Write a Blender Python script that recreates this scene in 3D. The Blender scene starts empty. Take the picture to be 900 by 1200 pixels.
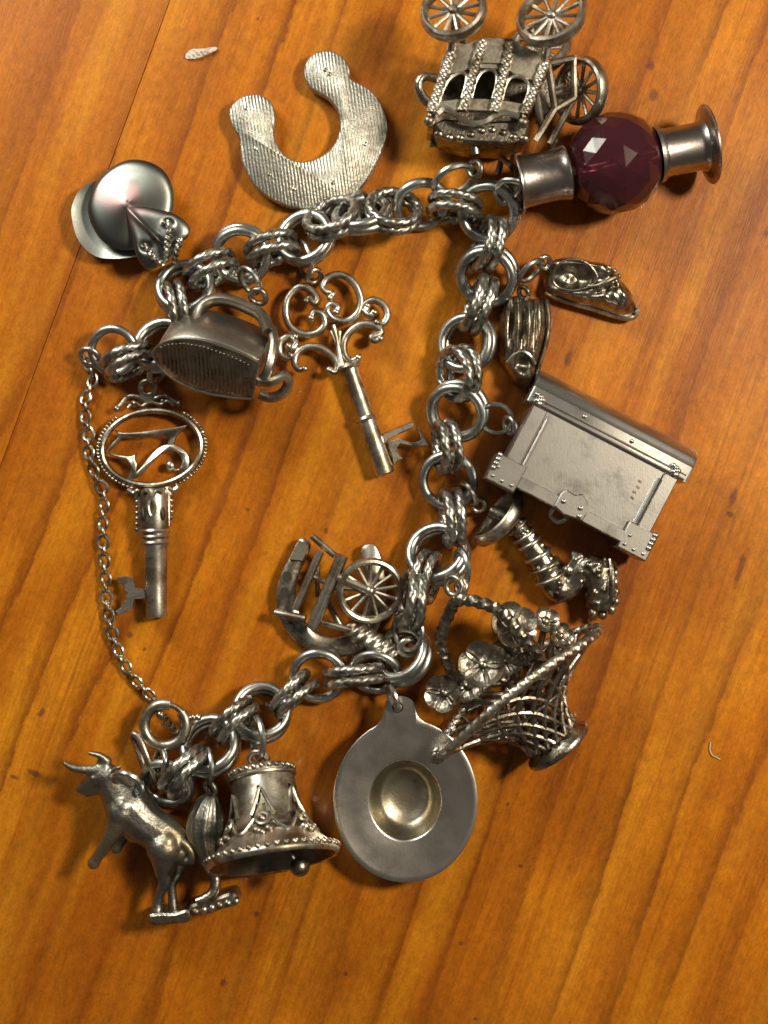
import bpy, math, random
import numpy as np
from mathutils import Matrix, Vector

random.seed(7); rng = np.random.default_rng(7)
S = 1.2e-4            # metres per photograph pixel on the table plane
DCAM = 1700.0         # camera height in those pixels (about 20 cm)
PI = math.pi
sc = bpy.context.scene
col = sc.collection

# ------------------------------------------------------------------ camera, world, lamps, exposure
cam_d = bpy.data.cameras.new('camera'); cam = bpy.data.objects.new('camera', cam_d); col.objects.link(cam)
cam.location = (0, 0, DCAM * S)
cam_d.sensor_fit = 'VERTICAL'; cam_d.sensor_height = 24
cam_d.lens = 24 * DCAM / 1200.0
cam_d.clip_start = 0.005; cam_d.clip_end = 10
cam_d.dof.use_dof = True; cam_d.dof.focus_distance = (DCAM - 40) * S; cam_d.dof.aperture_fstop = 11
sc.camera = cam

w = bpy.data.worlds.new('World'); sc.world = w; w.use_nodes = True
bg = w.node_tree.nodes['Background']
bg.inputs[0].default_value = (1.0, 0.88, 0.74, 1); bg.inputs[1].default_value = 0.085

def area(name, loc, power, size, color, shape='DISK', size_y=None, target=(0, 0, 0)):
    l = bpy.data.lights.new(name, 'AREA'); l.energy = power; l.shape = shape; l.size = size
    if size_y: l.size_y = size_y
    l.color = color
    o = bpy.data.objects.new(name, l); col.objects.link(o)
    o.location = loc
    o.rotation_euler = (Vector(target) - Vector(loc)).to_track_quat('-Z', 'Y').to_euler()
    return o
area('table_lamp_light', (0.20, 0.075, 0.27), 1.50, 0.058, (1.0, 0.87, 0.66))
area('window_light', (-0.13, 0.17, 0.13), 0.60, 0.08, (1.0, 0.99, 0.86), 'RECTANGLE', 0.11)
sc.cycles.max_bounces = 8; sc.cycles.glossy_bounces = 5; sc.cycles.diffuse_bounces = 3; sc.cycles.transmission_bounces = 8
sc.cycles.caustics_reflective = True; sc.cycles.caustics_refractive = False; sc.cycles.blur_glossy = 0.6
sc.cycles.use_adaptive_sampling = True; sc.cycles.adaptive_threshold = 0.02; sc.cycles.use_denoising = True

sc.view_settings.view_transform = 'Standard'; sc.view_settings.look = 'None'
sc.view_settings.exposure = -0.12; sc.view_settings.gamma = 1.0
sc.view_settings.use_curve_mapping = False

# ------------------------------------------------------------------ mesh helpers (photograph pixels, y up, z up)
def P(x, y, z=0.0):
    return np.array([x - 450.0, 600.0 - y, z], float)
def PP(pts, z=None):
    out = []
    for p in pts:
        out.append(P(p[0], p[1], p[2] if z is None else z))
    return np.array(out)

def cat(pts, m=8, closed=False):
    p = np.asarray(pts, float); n = len(p); out = []
    segs = n if closed else n - 1
    for i in range(segs):
        if closed: a, b, c, d = p[i - 1], p[i], p[(i + 1) % n], p[(i + 2) % n]
        else: a, b, c, d = p[max(i - 1, 0)], p[i], p[i + 1], p[min(i + 2, n - 1)]
        for k in range(m):
            t = k / m
            out.append(0.5 * ((2 * b) + (c - a) * t + (2 * a - 5 * b + 4 * c - d) * t * t + (3 * b - a - 3 * c + d) * t ** 3))
    if not closed: out.append(p[-1])
    return np.array(out)

class MB:
    def __init__(self): self.v = []; self.f = []; self.n = 0
    def add(self, v, f, M=None, t=None):
        v = np.asarray(v, float)
        if M is not None: v = v @ np.asarray(M, float).T
        if t is not None: v = v + np.asarray(t, float)
        self.v.append(v); self.f += [tuple(i + self.n for i in q) for q in f]; self.n += len(v)
        return self
    # --- shapes
    def tube(self, path, r, n=10, closed=False, lobes=0, amp=0.16, pitch=24.0, flat=1.0, up=None, caps=True):
        p = np.asarray(path, float); m = len(p)
        r = np.full(m, r, float) if np.isscalar(r) else np.asarray(r, float)
        if closed: t = np.roll(p, -1, 0) - np.roll(p, 1, 0)
        else:
            t = np.empty_like(p); t[1:-1] = p[2:] - p[:-2]; t[0] = p[1] - p[0]; t[-1] = p[-1] - p[-2]
        t /= np.linalg.norm(t, axis=1)[:, None] + 1e-12
        u = np.array(up, float) if up is not None else (np.array([0, 0, 1.0]) if abs(t[0][2]) < 0.9 else np.array([1.0, 0, 0]))
        us = []
        for i in range(m):
            if up is not None: u = np.array(up, float)
            u = u - t[i] * np.dot(u, t[i]); u /= np.linalg.norm(u) + 1e-12; us.append(u.copy())
        us = np.array(us); vs = np.cross(t, us)
        L = np.concatenate([[0], np.cumsum(np.linalg.norm(np.diff(p, axis=0), axis=1))])
        tot = L[-1] + (np.linalg.norm(p[0] - p[-1]) if closed else 0)
        turns = tot / pitch
        if closed: turns = max(1, round(turns))
        verts = []
        a = np.arange(n) * 2 * PI / n
        for i in range(m):
            rr = np.full(n, r[i])
            if lobes: rr = rr * (1 + amp * np.cos(lobes * a + 2 * PI * turns * L[i] / tot * 1.0))
            verts.append(p[i] + (np.cos(a) * rr)[:, None] * us[i] * flat + (np.sin(a) * rr)[:, None] * vs[i])
        v = np.concatenate(verts); f = []
        for i in range(m if closed else m - 1):
            j = (i + 1) % m
            for k in range(n):
                l = (k + 1) % n
                f.append((i * n + k, i * n + l, j * n + l, j * n + k))
        if not closed and caps:
            f.append(tuple(range(n - 1, -1, -1))); f.append(tuple((m - 1) * n + k for k in range(n)))
        return self.add(v, f)
    def ring(self, c, R, r, ang=0, ratio=1.0, sign=1, nu=40, nv=10, **kw):
        M = ellipse_rot(ang, ratio, sign)
        a = np.arange(nu) * 2 * PI / nu
        pth = np.stack([np.cos(a) * R, np.sin(a) * R, np.zeros(nu)], 1) @ M.T + np.asarray(c)
        return self.tube(pth, r, nv, closed=True, **kw)
    def lathe(self, prof, c=(0, 0, 0), axis=(0, 0, 1), n=32, sx=1.0, sy=1.0, xdir=None, skip=None):
        z = np.array(axis, float); z /= np.linalg.norm(z)
        x = np.array(xdir, float) if xdir is not None else (np.array([1.0, 0, 0]) if abs(z[0]) < 0.9 else np.array([0, 1.0, 0]))
        x = x - z * np.dot(x, z); x /= np.linalg.norm(x); y = np.cross(z, x)
        v = []; f = []
        for (r, h) in prof:
            for k in range(n):
                a = 2 * PI * k / n
                v.append(np.asarray(c) + x * math.cos(a) * r * sx + y * math.sin(a) * r * sy + z * h)
        m = len(prof)
        for i in range(m - 1):
            for k in range(n):
                l = (k + 1) % n
                if skip and skip(i, k): continue
                f.append((i * n + k, i * n + l, (i + 1) * n + l, (i + 1) * n + k))
        if prof[0][0] > 1e-6 and not skip: pass
        return self.add(np.array(v), f)
    def prism(self, outline, z0, z1, bev=1.0, M=None, t=None):
        o = np.asarray(outline, float)[:, :2]
        a2 = 0.5 * np.sum(o[:, 0] * np.roll(o[:, 1], -1) - np.roll(o[:, 0], -1) * o[:, 1])
        if a2 < 0: o = o[::-1]
        d1 = o - np.roll(o, 1, 0); d2 = np.roll(o, -1, 0) - o
        d1 /= np.linalg.norm(d1, axis=1)[:, None] + 1e-9; d2 /= np.linalg.norm(d2, axis=1)[:, None] + 1e-9
        nn = np.stack([-(d1 + d2)[:, 1], (d1 + d2)[:, 0]], 1); nn /= np.linalg.norm(nn, axis=1)[:, None] + 1e-9
        ins = o + nn * bev; n = len(o)
        def lay(q, z): return np.concatenate([q, np.full((n, 1), z)], 1)
        rings = [lay(ins, z0), lay(o, z0 + bev), lay(o, z1 - bev), lay(ins, z1)]
        v = np.concatenate(rings); f = []
        for i in range(3):
            for k in range(n):
                l = (k + 1) % n
                f.append((i * n + k, i * n + l, (i + 1) * n + l, (i + 1) * n + k))
        f.append(tuple(range(n - 1, -1, -1))); f.append(tuple(3 * n + k for k in range(n)))
        return self.add(v, f, M, t)
    def box(self, c, size, M=None, bev=1.0):
        x, y, z = np.asarray(size, float) / 2
        b = min(bev, x * .6, y * .6, z * .6)
        o = [(-x, -y), (x, -y), (x, y), (-x, y)]
        return self.prism(o, -z, z, b, M, c)
    def ball(self, c, r, sc3=(1, 1, 1), M=None, nu=14, nv=9):
        v = []; f = []
        for i in range(nv + 1):
            th = PI * i / nv
            for k in range(nu):
                a = 2 * PI * k / nu
                v.append((math.sin(th) * math.cos(a) * r * sc3[0], math.sin(th) * math.sin(a) * r * sc3[1], math.cos(th) * r * sc3[2]))
        for i in range(nv):
            for k in range(nu):
                l = (k + 1) % nu
                f.append((i * nu + k, (i + 1) * nu + k, (i + 1) * nu + l, i * nu + l))
        return self.add(v, f, M, c)
    def relief(self, outline, c, fn, rings=14, zb=0.0):
        o = np.asarray(outline, float)[:, :2]; n = len(o); c = np.asarray(c, float)[:2]
        v = [np.array([c[0], c[1], fn(c[0], c[1], 0.0)])]; f = []
        for i in range(1, rings + 1):
            s = (i / rings) ** 0.8
            for k in range(n):
                q = c + (o[k] - c) * s
                v.append(np.array([q[0], q[1], fn(q[0], q[1], s)]))
        base = len(v)
        for k in range(n): v.append(np.array([c[0] + (o[k][0] - c[0]) * .96, c[1] + (o[k][1] - c[1]) * .96, zb]))
        for k in range(n):
            l = (k + 1) % n
            f.append((0, 1 + k, 1 + l))
            for i in range(rings - 1):
                a = 1 + i * n; b = a + n
                f.append((a + k, b + k, b + l, a + l))
            a = 1 + (rings - 1) * n
            f.append((a + k, base + k, base + l, a + l))
        f.append(tuple(base + k for k in range(n)))
        return self.add(np.array(v), f)

def ellipse_rot(ang, ratio, sign=1):
    """rotation of a ring seen from above as an ellipse: major axis at image angle ang (degrees, clockwise), minor/major = ratio"""
    t = sign * math.acos(max(-1, min(1, ratio))); a = -math.radians(ang)
    Rx = np.array([[1, 0, 0], [0, math.cos(t), -math.sin(t)], [0, math.sin(t), math.cos(t)]])
    Rz = np.array([[math.cos(a), -math.sin(a), 0], [math.sin(a), math.cos(a), 0], [0, 0, 1]])
    return Rz @ Rx
def rotz(deg):
    a = math.radians(deg); return np.array([[math.cos(a), -math.sin(a), 0], [math.sin(a), math.cos(a), 0], [0, 0, 1]])
def basis(x, y, z): return np.array([x, y, z], float).T

def mesh_from(mb, name, smooth=True, sharp=38, k=1.0, org=(0, 0, 0)):
    v = np.concatenate(mb.v).copy()
    v[:, :2] *= k
    v -= np.asarray(org)
    me = bpy.data.meshes.new(name)
    me.from_pydata((v * S).tolist(), [], mb.f)
    import bmesh
    bm = bmesh.new(); bm.from_mesh(me)
    bmesh.ops.remove_doubles(bm, verts=bm.verts, dist=2e-7)
    bmesh.ops.recalc_face_normals(bm, faces=bm.faces)
    bm.to_mesh(me); bm.free()
    if smooth:
        me.polygons.foreach_set('use_smooth', [True] * len(me.polygons))
        me.set_sharp_from_angle(angle=math.radians(sharp))
    me.update()
    return me

def remeshed(me, voxel=1.6, it=6):
    """one continuous skin round overlapping shapes"""
    o = bpy.data.objects.new('tmp', me); col.objects.link(o)
    m = o.modifiers.new('r', 'REMESH'); m.mode = 'VOXEL'; m.voxel_size = voxel * S
    m2 = o.modifiers.new('s', 'SMOOTH'); m2.factor = 0.5; m2.iterations = it
    dg = bpy.context.evaluated_depsgraph_get(); dg.update()
    r = bpy.data.meshes.new_from_object(o.evaluated_get(dg))
    bpy.data.objects.remove(o)
    r.polygons.foreach_set('use_smooth', [True] * len(r.polygons))
    return r

def tag(o, label=None, cat_=None, group=None, kind=None):
    if label: o['label'] = label
    if cat_: o['category'] = cat_
    if group: o['group'] = group
    if kind: o['kind'] = kind
    return o

class Thing:
    """an Empty on the table under the thing; its parts are meshes parented to it"""
    def __init__(self, name, label, cat_, px, py, zr=15, group=None):
        self.k = 1 - zr / DCAM
        self.org = np.array([(px - 450) * self.k, (600 - py) * self.k, 0.0])
        self.e = bpy.data.objects.new(name, None); col.objects.link(self.e)
        self.e.empty_display_size = 0.004
        self.e.location = tuple(self.org * S)
        tag(self.e, label, cat_, group)
    def part(self, name, mb, mat, parent=None, smooth=True, sharp=38, remesh=None, label=None):
        me = mesh_from(mb, name, smooth, sharp, self.k, self.org)
        if remesh: me = remeshed(me, *remesh)
        me.materials.append(MAT[mat])
        o = bpy.data.objects.new(name, me); col.objects.link(o)
        o.parent = parent or self.e
        if label: o['label'] = label
        return o
    def jump(self, x, y, z, R, r=2.6, ang=0, ratio=0.4, sign=1, mat='silver'):
        return self.part('jump_ring', MB().ring(P(x, y, z), R, r, ang, ratio, sign, 30, 8), mat)

# ------------------------------------------------------------------ materials
MAT = {}
def nt(name):
    m = bpy.data.materials.new(name); m.use_nodes = True; t = m.node_tree; MAT[name] = m
    b = t.nodes['Principled BSDF']
    return m, t, b
def N(t, kind, **kw):
    n = t.nodes.new(kind)
    for k, v in kw.items():
        if k.startswith('i_'): n.inputs[k[2:].replace('_', ' ')].default_value = v
        else: setattr(n, k, v)
    return n

def silver(name, c1, c2, rough=(0.2, 0.42), patina=(0.42, 0.62), scale=28.0, bump=0.10, fine=220.0, ridges=None, aniso=0.0, tint=None, scratch=0.0):
    m, t, b = nt(name); L = t.links.new
    tc = N(t, 'ShaderNodeTexCoord'); mp = N(t, 'ShaderNodeMapping'); mp.inputs['Scale'].default_value = (100, 100, 100)
    oi = N(t, 'ShaderNodeObjectInfo'); ad = N(t, 'ShaderNodeVectorMath', operation='ADD')
    L(tc.outputs['Object'], mp.inputs['Vector']); L(mp.outputs[0], ad.inputs[0])
    ml = N(t, 'ShaderNodeMath', operation='MULTIPLY'); ml.inputs[1].default_value = 37.0
    L(oi.outputs['Random'], ml.inputs[0]); L(ml.outputs[0], ad.inputs[1])
    n1 = N(t, 'ShaderNodeTexNoise'); n1.inputs['Scale'].default_value = scale / 8; n1.inputs['Detail'].default_value = 6; n1.inputs['Roughness'].default_value = 0.65
    L(ad.outputs[0], n1.inputs['Vector'])
    cr = N(t, 'ShaderNodeValToRGB'); cr.color_ramp.elements[0].position = patina[0]; cr.color_ramp.elements[1].position = patina[1]
    cr.color_ramp.elements[0].color = (*c2, 1); cr.color_ramp.elements[1].color = (*c1, 1)
    L(n1.outputs['Fac'], cr.inputs['Fac'])
    out = cr.outputs[0]
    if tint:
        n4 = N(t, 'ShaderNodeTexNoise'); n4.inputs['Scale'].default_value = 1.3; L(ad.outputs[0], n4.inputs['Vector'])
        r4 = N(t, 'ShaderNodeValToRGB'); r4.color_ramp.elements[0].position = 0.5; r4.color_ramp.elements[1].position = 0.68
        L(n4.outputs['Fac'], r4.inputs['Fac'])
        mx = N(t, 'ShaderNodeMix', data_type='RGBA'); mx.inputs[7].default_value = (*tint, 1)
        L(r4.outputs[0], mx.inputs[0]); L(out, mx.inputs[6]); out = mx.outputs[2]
    L(out, b.inputs['Base Color'])
    b.inputs['Metallic'].default_value = 1.0
    mr = N(t, 'ShaderNodeMapRange'); mr.inputs['From Min'].default_value = 0.3; mr.inputs['From Max'].default_value = 0.7
    mr.inputs['To Min'].default_value = rough[1]; mr.inputs['To Max'].default_value = rough[0]
    L(n1.outputs['Fac'], mr.inputs['Value']); L(mr.outputs[0], b.inputs['Roughness'])
    n2 = N(t, 'ShaderNodeTexNoise'); n2.inputs['Scale'].default_value = fine / 8; n2.inputs['Detail'].default_value = 3
    L(ad.outputs[0], n2.inputs['Vector'])
    bp = N(t, 'ShaderNodeBump'); bp.inputs['Strength'].default_value = bump; bp.inputs['Distance'].default_value = 2e-4
    L(n2.outputs['Fac'], bp.inputs['Height']); last = bp
    if ridges:
        ang, sp, st = ridges
        mp2 = N(t, 'ShaderNodeMapping'); mp2.inputs['Rotation'].default_value = (0, 0, math.radians(ang)); L(tc.outputs['Object'], mp2.inputs['Vector'])
        wv = N(t, 'ShaderNodeTexWave', wave_type='BANDS', bands_direction='X', wave_profile='SIN')
        wv.inputs['Scale'].default_value = 1 / (sp * S) / 3.18 * 0.5 * 2 / 3.14 * 1.57; wv.inputs['Distortion'].default_value = 2.2; wv.inputs['Detail'].default_value = 3
        wv.inputs['Detail Scale'].default_value = 0.35
        L(mp2.outputs[0], wv.inputs['Vector'])
        b2 = N(t, 'ShaderNodeBump'); b2.inputs['Strength'].default_value = st; b2.inputs['Distance'].default_value = 2.2e-4
        L(wv.outputs['Fac'], b2.inputs['Height']); L(bp.outputs[0], b2.inputs['Normal']); last = b2
    if scratch:
        mp3 = N(t, 'ShaderNodeMapping'); mp3.inputs['Rotation'].default_value = (0, 0, math.radians(35)); mp3.inputs['Scale'].default_value = (9000, 500, 1500)
        L(tc.outputs['Object'], mp3.inputs['Vector'])
        n5 = N(t, 'ShaderNodeTexNoise'); n5.inputs['Scale'].default_value = 1; n5.inputs['Detail'].default_value = 3; L(mp3.outputs[0], n5.inputs['Vector'])
        b3 = N(t, 'ShaderNodeBump'); b3.inputs['Strength'].default_value = scratch; b3.inputs['Distance'].default_value = 1.2e-4
        L(n5.outputs['Fac'], b3.inputs['Height']); L(last.outputs[0], b3.inputs['Normal']); last = b3
    L(last.outputs[0], b.inputs['Normal'])
    if aniso:
        b.inputs['Anisotropic'].default_value = aniso
        tn = N(t, 'ShaderNodeTangent', direction_type='RADIAL', axis='Z'); L(tn.outputs[0], b.inputs['Tangent'])
    return m

silver('silver', (0.58, 0.60, 0.58), (0.20, 0.195, 0.18), (0.24, 0.46), (0.36, 0.60), scale=36)
silver('rope_silver', (0.54, 0.535, 0.50), (0.13, 0.115, 0.09), (0.27, 0.48), (0.38, 0.60), scale=44, bump=0.25)
silver('warm_silver', (0.68, 0.645, 0.57), (0.21, 0.175, 0.13), (0.28, 0.48), bump=0.10)
silver('dark_silver', (0.45, 0.41, 0.345), (0.11, 0.09, 0.065), (0.22, 0.46), (0.38, 0.62), scale=40, bump=0.3)
silver('satin_silver', (0.54, 0.525, 0.50), (0.31, 0.295, 0.275), (0.26, 0.40), (0.30, 0.56), scale=18, bump=0.03, scratch=0.04)
silver('hat_silver', (0.78, 0.735, 0.68), (0.54, 0.50, 0.455), (0.22, 0.36), (0.28, 0.60), scale=18, bump=0.05, scratch=0.06)
silver('ridged_silver', (0.50, 0.485, 0.43), (0.27, 0.25, 0.215), (0.42, 0.54), (0.32, 0.56), scale=50, bump=0.4, ridges=(-8, 1.9, 0.36))
silver('sole_silver', (0.40, 0.33, 0.25), (0.24, 0.18, 0.13), (0.30, 0.45), bump=0.2)
silver('cap_silver', (0.25, 0.27, 0.25), (0.17, 0.175, 0.165), (0.30, 0.46), scale=16, bump=0.03, aniso=0.6, tint=(0.32, 0.19, 0.19))  # pink tint paints a reflection into the hat metal's colour
silver('bull_silver', (0.34, 0.325, 0.285), (0.15, 0.15, 0.135), (0.34, 0.50), (0.36, 0.62), scale=40, bump=0.35, tint=(0.42, 0.34, 0.20))

m, t, b = nt('bead_glass')
b.inputs['Base Color'].default_value = (0.12, 0.028, 0.042, 1); b.inputs['Transmission Weight'].default_value = 0.72
b.inputs['Roughness'].default_value = 0.14; b.inputs['IOR'].default_value = 1.5
va = N(t, 'ShaderNodeVolumeAbsorption'); va.inputs['Color'].default_value = (0.55, 0.22, 0.34, 1); va.inputs['Density'].default_value = 55
t.links.new(va.outputs[0], t.nodes['Material Output'].inputs['Volume'])

silver('shade_dark_metal', (0.20, 0.165, 0.12), (0.10, 0.08, 0.055), (0.35, 0.5))  # bell's inner shade put into the colour; also colours the stamped mark
silver('iron_silver', (0.42, 0.385, 0.345), (0.24, 0.21, 0.175), (0.32, 0.48), scale=14, bump=0.12)
silver('crown_silver', (0.46, 0.42, 0.33), (0.16, 0.135, 0.09), (0.30, 0.46), (0.34, 0.60), scale=14, bump=0.12)
silver('cap_metal', (0.50, 0.46, 0.44), (0.22, 0.19, 0.17), (0.20, 0.40), (0.34, 0.62), scale=22, bump=0.08)
silver('brim_metal', (0.42, 0.45, 0.42), (0.28, 0.29, 0.27), (0.32, 0.46), scale=16, bump=0.04)
m, t, b = nt('hole_shade')  # near-black colour painting the shade inside slots, holes and eyelets
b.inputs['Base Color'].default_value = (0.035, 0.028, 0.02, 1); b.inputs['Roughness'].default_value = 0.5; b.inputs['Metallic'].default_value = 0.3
m, t, b = nt('pale_fibre')
b.inputs['Base Color'].default_value = (0.52, 0.47, 0.42, 1); b.inputs['Roughness'].default_value = 0.5

# wood: varnished orange pine, grain along the plank's own y
STAINS = [(40, 906, 13, 5), (17, 911, 8, 4), (262, 1152, 5, 9), (405, 1141, 4, 4), (300, 1072, 5, 6), (48, 835, 5, 8), (302, 22, 3, 3), (762, 77, 7, 9), (766, 112, 8, 10),
          (860, 582, 6, 14), (868, 665, 6, 34), (856, 603, 8, 5), (610, 1015, 4, 3), (595, 942, 3, 4), (540, 1106, 4, 4), (557, 1194, 4, 3), (667, 418, 6, 16), (152, 744, 6, 5), (169, 761, 3, 3), (898, 274, 4, 8), (290, 597, 5, 3), (382, 622, 4, 6)]
m, t, b = nt('pine'); L = t.links.new
tc = N(t, 'ShaderNodeTexCoord'); oi = N(t, 'ShaderNodeObjectInfo')
mp = N(t, 'ShaderNodeMapping'); mp.inputs['Scale'].default_value = (1 / S, 1 / S, 1 / S); L(tc.outputs['Object'], mp.inputs['Vector'])
sh = N(t, 'ShaderNodeMath', operation='MULTIPLY'); sh.inputs[1].default_value = 5000; L(oi.outputs['Random'], sh.inputs[0])
ad = N(t, 'ShaderNodeVectorMath', operation='ADD'); L(mp.outputs[0], ad.inputs[0]); L(sh.outputs[0], ad.inputs[1])
def stretch(sx, sy, detail=3, rough=0.55, dist=0.0):
    q = N(t, 'ShaderNodeMapping'); q.inputs['Scale'].default_value = (1 / sx, 1 / sy, 1 / 400); L(ad.outputs[0], q.inputs['Vector'])
    n = N(t, 'ShaderNodeTexNoise'); n.inputs['Scale'].default_value = 1; n.inputs['Detail'].default_value = detail; n.inputs['Roughness'].default_value = rough; n.inputs['Distortion'].default_value = dist
    L(q.outputs[0], n.inputs['Vector']); return n.outputs['Fac']
def math_(op, a, b2, clamp=False):
    q = N(t, 'ShaderNodeMath', operation=op); q.use_clamp = clamp
    for i, x in enumerate((a, b2)):
        if x is None: continue
        if isinstance(x, (int, float)): q.inputs[i].default_value = x
        else: L(x, q.inputs[i])
    return q.outputs[0]
def ramp(fac, stops):
    q = N(t, 'ShaderNodeValToRGB'); e = q.color_ramp.elements
    while len(e) < len(stops): e.new(0.5)
    for k, (pos, c) in enumerate(stops):
        e[k].position = pos; e[k].color = (*c, 1) if len(c) == 3 else c
    L(fac, q.inputs['Fac']); return q.outputs[0]
def mixc(fac, a, b2, mode='MIX'):
    q = N(t, 'ShaderNodeMix', data_type='RGBA', blend_type=mode)
    if isinstance(fac, (int, float)): q.inputs[0].default_value = fac
    else: L(fac, q.inputs[0])
    for i, x in ((6, a), (7, b2)):
        if isinstance(x, tuple): q.inputs[i].default_value = (*x, 1)
        else: L(x, q.inputs[i])
    return q.outputs[2]
sx = N(t, 'ShaderNodeSeparateXYZ'); L(ad.outputs[0], sx.inputs[0])
warp = stretch(260, 1900, 2, 0.5)
# growth rings: sharp dark latewood edges, uneven spacing
u = math_('ADD', math_('MULTIPLY', sx.outputs['X'], 1 / 64.0), math_('MULTIPLY', warp, 2.6))
u = math_('ADD', u, math_('MULTIPLY', stretch(24, 300, 3), 0.34))
u = math_('ADD', u, math_('MULTIPLY', stretch(9, 26, 3, 0.65), 0.16))
saw = math_('FRACT', u, None)
late = ramp(saw, [(0.0, (0.55,) * 3), (0.06, (0.10,) * 3), (0.45, (0.0,) * 3), (0.74, (0.22,) * 3), (0.95, (1.0,) * 3)])
lateamt = ramp(stretch(120, 1100, 3), [(0.34, (0.12,) * 3), (0.60, (1.0,) * 3)])
late2 = math_('MULTIPLY', late, lateamt)
broad = stretch(120, 520, 4, 0.55, 0.6)
fine = stretch(2.2, 80, 5, 0.7)
fibre = stretch(1.5, 40, 2, 0.6)
blot = stretch(70, 120, 5, 0.62)
lines = stretch(7, 900, 3, 0.6)
basec = ramp(broad, [(0.30, (0.27, 0.075, 0.002)), (0.5, (0.42, 0.130, 0.004)), (0.70, (0.56, 0.210, 0.009))])
c1 = mixc(math_('MULTIPLY', late2, 0.86), basec, (0.145, 0.036, 0.003))
c1 = mixc(math_('MULTIPLY', ramp(lines, [(0.30, (1,) * 3), (0.44, (0,) * 3)]), 0.42), c1, (0.18, 0.046, 0.003))
c2 = mixc(math_('MULTIPLY', ramp(fine, [(0.36, (1,) * 3), (0.60, (0,) * 3)]), 0.36), c1, (0.20, 0.050, 0.006))
flk = math_('MULTIPLY', ramp(fibre, [(0.63, (0,) * 3), (0.78, (1,) * 3)]), ramp(stretch(260, 300, 2), [(0.42, (0.12,) * 3), (0.62, (0.6,) * 3)]))
c3 = mixc(flk, c2, (0.62, 0.27, 0.03))
c4 = mixc(math_('MULTIPLY', ramp(blot, [(0.40, (0,) * 3), (0.70, (1,) * 3)]), 0.42), c3, (0.24, 0.070, 0.006))
c4 = mixc(math_('MULTIPLY', ramp(stretch(150, 420, 3, 0.6), [(0.46, (0,) * 3), (0.66, (1,) * 3)]), 0.5), c4, (0.24, 0.058, 0.003))
c4 = mixc(math_('MULTIPLY', ramp(stretch(60, 900, 3, 0.6), [(0.52, (0,) * 3), (0.70, (1,) * 3)]), 0.36), c4, (0.62, 0.27, 0.014))
mic = math_('ADD', math_('MULTIPLY', stretch(2.4, 3.4, 2, 0.6), 0.55), math_('MULTIPLY', stretch(7, 11, 3, 0.6), 0.65))
mr_ = N(t, 'ShaderNodeMapRange'); mr_.inputs['From Min'].default_value = 0.38; mr_.inputs['From Max'].default_value = 0.82; mr_.inputs['To Min'].default_value = 0.78; mr_.inputs['To Max'].default_value = 1.28; L(mic, mr_.inputs['Value'])
tm0 = N(t, 'ShaderNodeVectorMath', operation='SCALE'); L(c4, tm0.inputs[0]); L(mr_.outputs[0], tm0.inputs['Scale']); c4 = tm0.outputs[0]
tone = N(t, 'ShaderNodeMapRange'); tone.inputs['To Min'].default_value = 0.82; tone.inputs['To Max'].default_value = 1.08; L(oi.outputs['Random'], tone.inputs['Value'])
tm = N(t, 'ShaderNodeVectorMath', operation='SCALE'); L(c4, tm.inputs[0]); L(tone.outputs[0], tm.inputs['Scale']); c4 = tm.outputs[0]
geo = N(t, 'ShaderNodeNewGeometry')
st_sum = None
for (px, py, rx, ry) in STAINS:
    q = N(t, 'ShaderNodeMapping', vector_type='TEXTURE')
    q.inputs['Location'].default_value = ((px - 450) * S, (600 - py) * S, 0); q.inputs['Rotation'].default_value = (0, 0, math.radians(-20))
    q.inputs['Scale'].default_value = (rx * S, ry * S, 1)
    L(geo.outputs['Position'], q.inputs['Vector'])
    ln = N(t, 'ShaderNodeVectorMath', operation='LENGTH'); L(q.outputs[0], ln.inputs[0])
    s1 = math_('SUBTRACT', 1.15, ln.outputs['Value'], True)
    st_sum = s1 if st_sum is None else math_('MAXIMUM', st_sum, s1)
stn = math_('MULTIPLY', ramp(math_('ADD', math_('MULTIPLY', st_sum, 0.8), math_('MULTIPLY', math_('SUBTRACT', stretch(5, 9, 3), 0.5), math_('MINIMUM', math_('MULTIPLY', st_sum, 3.0), 0.9))), [(0.2, (0,) * 3), (0.6, (1,) * 3)]), 0.66)
c5 = mixc(stn, c4, (0.075, 0.022, 0.016))
L(c5, b.inputs['Base Color'])
rg = N(t, 'ShaderNodeMapRange'); rg.inputs['To Min'].default_value = 0.30; rg.inputs['To Max'].default_value = 0.46; L(blot, rg.inputs['Value'])
L(rg.outputs[0], b.inputs['Roughness'])
b.inputs['Specular IOR Level'].default_value = 0.16; b.inputs['Coat Weight'].default_value = 0.32; b.inputs['Coat Roughness'].default_value = 0.10; b.inputs['Coat IOR'].default_value = 1.45
bp = N(t, 'ShaderNodeBump'); bp.inputs['Strength'].default_value = 0.28; bp.inputs['Distance'].default_value = 2.5e-4
hsum = math_('ADD', math_('MULTIPLY', fine, 0.7), math_('MULTIPLY', stretch(16, 22, 3), 0.8))
L(hsum, bp.inputs['Height']); L(bp.outputs[0], b.inputs['Normal'])
bc = N(t, 'ShaderNodeBump'); bc.inputs['Strength'].default_value = 0.14; bc.inputs['Distance'].default_value = 3e-4
L(stretch(20, 34, 3), bc.inputs['Height']); L(bc.outputs[0], b.inputs['Coat Normal'])

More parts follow.
